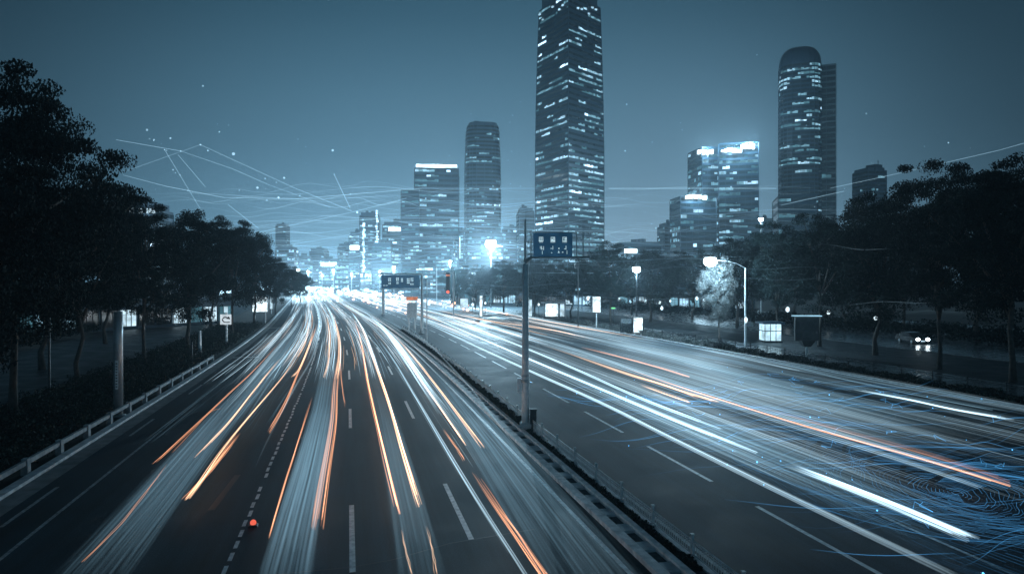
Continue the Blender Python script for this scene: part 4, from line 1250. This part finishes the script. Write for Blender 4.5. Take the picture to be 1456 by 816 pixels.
TRb = [
 ([(1456, 800), (1200, 690), (1000, 610), (860, 550), (740, 500)], 3.2, 60, .03, .12, G_blue, "broad pale blue band of the second lane right of the median railing"),
 ([(1456, 660), (1250, 606), (1080, 560), (960, 525), (830, 490)], 3.6, 60, .02, .10, G_white, "broad grey white band around the orange cluster"),
 ([(1456, 632), (1250, 585), (1090, 545), (960, 510), (860, 485)], 3.0, 46, .015, .08, G_blue, "broad dim blue band above the longest orange streak"),
 ([(1100, 548), (1010, 520), (930, 500), (850, 482), (780, 466)], 3.4, 50, .03, .10, G_white, "broad white haze band before the right hedge"),
]
for pts, w, n, g0, g1, m_, lb in TRb:
    trail(pts, .65, w, .6, n * 7, .030, g0 * .07, g1 * .13, m_, lb, "faint wide light bands on the right carriageway", fade=(.3, .2), ends=.45, name="light_band", wob=.04, seg=14)

# the far press of traffic lights that reads as one mass
LANES_L = [-8.6, -5.2, -5.0, -1.6, -1.5, 1.9, 2.0, 5.6, 5.7]
LANES_R = [15.9, 15.9, 19.4, 19.5, 22.9, 23, 26.6, 30.2, 33.8, 37.4]
def mass(name, off0, off1, y0, y1, n, gl, mm, lb, rscale=1.0, lmin=15, lmax=90):
    mb = MB()
    for _ in range(n):
        lane = R.choice([q for q in (LANES_L if off0 < 9 else LANES_R) if off0 - .5 < q < off1 + .5])
        o = min(off1, max(off0, R.gauss(lane, .62)))
        ys_ = y0 + (y1 - y0) * R.random() ** 1.5
        L = R.uniform(lmin, lmax) * (.4 + ys_ / 250)
        h = R.uniform(.5, .95)
        k = 9
        dr = R.uniform(-.3, .3)
        path = [Vector((o + dr * i / k + bend(ys_ + L * i / k), ys_ + L * i / k, h)) for i in range(k + 1)]
        g = gl * R.choice((.25, .4, .6, 1.0, 1.5)) * R.uniform(.7, 1.2)
        mb.tube(path, .02 * rscale * (1 + ys_ / 140), 4, 0, [g * min(1, min(i, k - i) / 2 + .15) for i in range(k + 1)], cap=False)
    o = mb.build(name, mm, glow=True)
    return tag(o, lb, "light streaks", None, 'stuff')
mass("distant_light_streaks", -11.2, 7.2, 52, 420, 1300, .30, G_white, "countless white streaks of the far left carriageway", .62)
mass("distant_light_streaks", -11.2, 7.2, 55, 330, 330, .30, G_amber, "countless peach streaks of the far left carriageway", .62)
mass("distant_light_streaks", 12, 40, 75, 420, 900, .22, G_white, "countless white streaks of the far right carriageway", .62)
mass("distant_light_streaks", 14, 40, 80, 330, 90, .5, G_amber, "countless peach streaks of the far right carriageway")
mass("near_light_threads", 14.6, 24.5, 20, 90, 620, .075, G_white, "countless thin white threads on the lanes right of the median", .5, 15, 60)
mass("near_light_threads", 22.0, 38.0, 24, 100, 520, .045, G_blue, "countless thin blue threads on the outer right lanes", .55, 12, 50)
mass("near_light_threads", 18.0, 38.0, 17, 62, 700, .045, G_white, "countless hair fine white threads reaching the right edge of the lanes", .42, 10, 40)
mass("near_light_threads", 3.9, 7.3, 26, 90, 70, .10, G_white, "countless thin white threads on the lane beside the median", .7, 12, 40)
mass("near_light_threads", -10.5, -3.6, 34, 90, 60, .05, G_blue, "countless thin blue threads on the left lanes", .7, 10, 35)
def dots(name, off0, off1, y0, y1, n, mm, lb, g, rr_):
    mb = MB()
    for _ in range(n):
        y = y0 + (y1 - y0) * R.random() ** 1.2; o = R.uniform(off0, off1)
        mb.ball((o + bend(y), y, R.uniform(.5, 1.4)), rr_ * R.uniform(.5, 1.3) * (1 + y / 300), 0, 6, 4, (1, 1, .7), g * R.uniform(.4, 1.6))
    tag(mb.build(name, mm, glow=True), lb, "lights", None, 'stuff')
dots("distant_lamp_dots", -11, 8, 260, 900, 150, G_white, "countless far headlights at the end of the left carriageway", .7, .20)
dots("distant_lamp_dots", 12, 40, 170, 800, 150, G_white, "countless far headlights at the end of the right carriageway", .8, .22)
dots("distant_lamp_dots", 12, 40, 150, 420, 90, G_orange, "scattered far red and amber lamps of the right carriageway", 1.3, .26)
dots("distant_lamp_dots", -60, 60, 420, 1000, 160, G_sky, "countless city lights round the end of the avenue", 1.2, .55)

# ------------------------------------------------------------------ network of light threads in the air
NET = empty("light_network", W(285, 150, 0), "network of straight pale light threads with bright nodes above the left trees", "light network")
def cp(px, py, z): return W(px, z, H + z * (400 - py) / FPX)
NL = [((165, 199), (257, 215)), ((257, 215), (330, 240)), ((330, 240), (380, 262)), ((172, 246), (285, 206)), ((285, 206), (420, 268)), ((420, 268), (500, 300)), ((234, 213), (289, 304)), ((253, 220), (292, 266)),
      ((324, 291), (368, 325)), ((175, 249), (236, 265)), ((236, 265), (318, 281)), ((318, 281), (420, 283)), ((380, 262), (470, 295)), ((420, 283), (600, 268)), ((475, 248), (498, 296)), ((600, 268), (765, 268)), ((866, 268), (1104, 268)), ((370, 330), (500, 302)), ((500, 302), (578, 282)), ((400, 350), (520, 330)), ((1180, 268), (1290, 244)), ((1290, 244), (1420, 214)), ((1420, 214), (1470, 200)), ((1110, 292), (1200, 272))]
for a, b_ in NL:
    z0 = 150 + 25 * math.sin(a[0] * .05) ; z1 = 150 + 25 * math.sin(b_[0] * .05)
    mb = MB(); mb.tube([cp(*a, z0), cp(*b_, z1)], .038, 5, 0, R.uniform(.18, .36), cap=False); mb.build("thread", G_sky, NET, glow=True)
for px, py, r, g in ((285, 206, .28, .5), (332, 219, .4, .5), (404, 253, .35, .55), (257, 215, .2, .4), (234, 213, .16, .4), (209, 185, .3, .3), (289, 304, .22, .4), (366, 267, .3, .6), (396, 281, .3, .9), (475, 248, .12, .3), (473, 214, .3, .5), (508, 302, .3, 1.0), (256, 249, .16, .4), (700, 244, .12, .3), (377, 254, .2, .4), (219, 199, .2, .4)):
    mb = MB(); zz = 150 + 25 * math.sin(px * .05); mb.ball(cp(px, py, zz), r * .7, 0, 8, 6, (1, 1, 1.0), g * .8); mb.build("node", G_sky, NET, glow=True)
# wavy faint threads drifting low across the skyline
mb = MB()
for k in range(150):
    x0 = R.uniform(150, 1000); L = R.uniform(120, 420)
    y0 = R.choice((R.gauss(300, 24), R.gauss(330, 24), R.gauss(365, 16))); dy = R.uniform(-22, 22)
    z0 = R.uniform(120, 240); amp = R.uniform(1, 5); ph = R.uniform(0, 6); fr = R.uniform(1, 3)
    pts_ = []
    for i in range(15):
        t = i / 14
        pts_.append(cp(x0 + L * t, min(396, y0 + dy * t + amp * math.sin(fr * 6.28 * t + ph)), z0 * (1 + .25 * t)))
    g = R.uniform(.07, .36) * (1.0 if x0 < 700 else .6)
    mb.tube(pts_, .034, 4, 0, [g * math.sin(math.pi * (i + .3) / 14.6) for i in range(15)], cap=False)
for k in range(34):
    x0 = R.uniform(560, 1456); y0 = R.gauss(400, 30); L = R.uniform(100, 300); z0 = R.uniform(60, 110); ph = R.uniform(0, 6); dy = R.uniform(-18, 14)
    pts_ = [cp(x0 + L * i / 12, y0 + dy * i / 12 + 2 * math.sin(i * .7 + ph), z0) for i in range(13)]
    g = R.uniform(.012, .05)
    mb.tube(pts_, .03, 4, 0, [g * math.sin(math.pi * (i + .3) / 12.6) for i in range(13)], cap=False)
tag(mb.build("light_threads", G_sky, glow=True), "many faint wavy light threads drifting across the skyline", "light threads", None, 'stuff')
mb = MB()
for k in range(170):
    px = R.choice((R.uniform(170, 760), R.uniform(170, 760), R.uniform(880, 1380)))
    py = R.gauss(235, 55) if px < 760 else R.gauss(250, 50)
    if py > 392: continue
    zz = R.uniform(120, 230)
    mb.ball(cp(px, py, zz), R.choice((.06, .08, .11, .17)), 0, 6, 4, (1, 1, 1), R.uniform(.10, .4))
tag(mb.build("light_specks", G_sky, glow=True), "many tiny pale blue specks of light scattered in the sky", "light specks", None, 'stuff')

# blue thread net hovering over the right carriageway
def surf(u, v):
    """a gently waving sheet about a metre over the lanes"""
    return .75 + .35 * math.sin(u * .35 + 1) * math.cos(v * .22) + .15 * math.sin(u * .9 + v * .6)
mb = MB()
for k in range(230):
    x = R.uniform(11, 34); y = R.uniform(13, 44); L = R.uniform(3, 10); ph = R.uniform(0, 6); sl = R.uniform(-.25, .15)
    if y > 13 + (34 - x) * 1.9 and R.random() < .5: continue
    pts_ = []
    for i in range(13):
        t = i / 12
        xx = x + L * t; yy = y + sl * L * t + .35 * math.sin(3 * t + ph)
        pts_.append((xx, yy, surf(xx, yy) + .15 * math.sin(5 * t + ph)))
    g = R.uniform(.05, .32)
    mb.tube(pts_, .006 + y * .00015, 4, 0, [g * math.sin(math.pi * (i + .4) / 12.8) for i in range(13)], cap=False)
for k in range(46):
    x = R.uniform(12, 38); y = R.uniform(14, 52)
    mb.ball((x, y, surf(x, y)), R.uniform(.015, .04), 0, 6, 4, (1, 1, 1), R.uniform(.5, 1.6))
for k in range(30):                                            # short branching sprigs
    x = R.uniform(16, 34); y = R.uniform(14, 44); pts_ = [(x, y, surf(x, y))]
    for i in range(4):
        x += R.uniform(-.4, .4); y += R.uniform(-.4, .4); pts_.append((x, y, surf(x, y) + R.uniform(0, .3)))
    mb.tube(pts_, .010, 4, 0, R.uniform(.2, .5), cap=False)
tag(mb.build("light_threads", G_net, glow=True), "blue glowing threads and sprigs hovering over the right lanes", "light threads", None, 'stuff')
# fine ridged whorls like a fingerprint, right edge
mb = MB()
cA = P(1362, 690, .8); 
for ring in range(66):
    r = .14 + ring * .098
    n = max(14, int(r * 22))
    pts_ = []; 
    for i in range(n + 1):
        a = 2 * math.pi * i / n
        rr_ = r * (1 + .10 * math.sin(3 * a + ring * .12) + .05 * math.sin(7 * a + ring * .3))
        x = cA.x + rr_ * math.cos(a) * 1.1; y = cA.y + rr_ * math.sin(a) * 1.35
        pts_.append((x, y, surf(x, y) * .8 + .1))
    step = 5
    for i in range(0, n, step):
        seg_ = pts_[i:i + step]
        if len(seg_) < 2 or R.random() < .12: continue
        if seg_[0][1] < 9: continue
        mb.tube(seg_, .0065, 3, 0, R.uniform(.12, .45) * max(.14, 1 - r / 7.0), cap=False)
tag(mb.build("light_ridges", G_net, glow=True), "fine blue fingerprint like ridges of light over the lanes, right edge", "light threads", None, 'stuff')

# ------------------------------------------------------------------ the night air
mb = MB()
mb.box((60, 640, 125), (1500, 1500, 252))
hz = mb.build("haze", None)
hz.data.materials.clear()
hm = bpy.data.materials.new("haze_air"); hm.use_nodes = True
n_ = hm.node_tree.nodes; n_.clear()
ho = n_.new("ShaderNodeOutputMaterial"); hv = n_.new("ShaderNodeVolumePrincipled")
hv.inputs["Color"].default_value = (.70, .88, 1.0, 1)
hv.inputs["Density"].default_value = 0.00038
hv.inputs["Anisotropy"].default_value = 0.7
hm.node_tree.links.new(hv.outputs[0], ho.inputs["Volume"])
hz.data.materials.append(hm)
tag(hz, "thin pale blue night haze over the whole avenue", "haze", None, 'stuff')
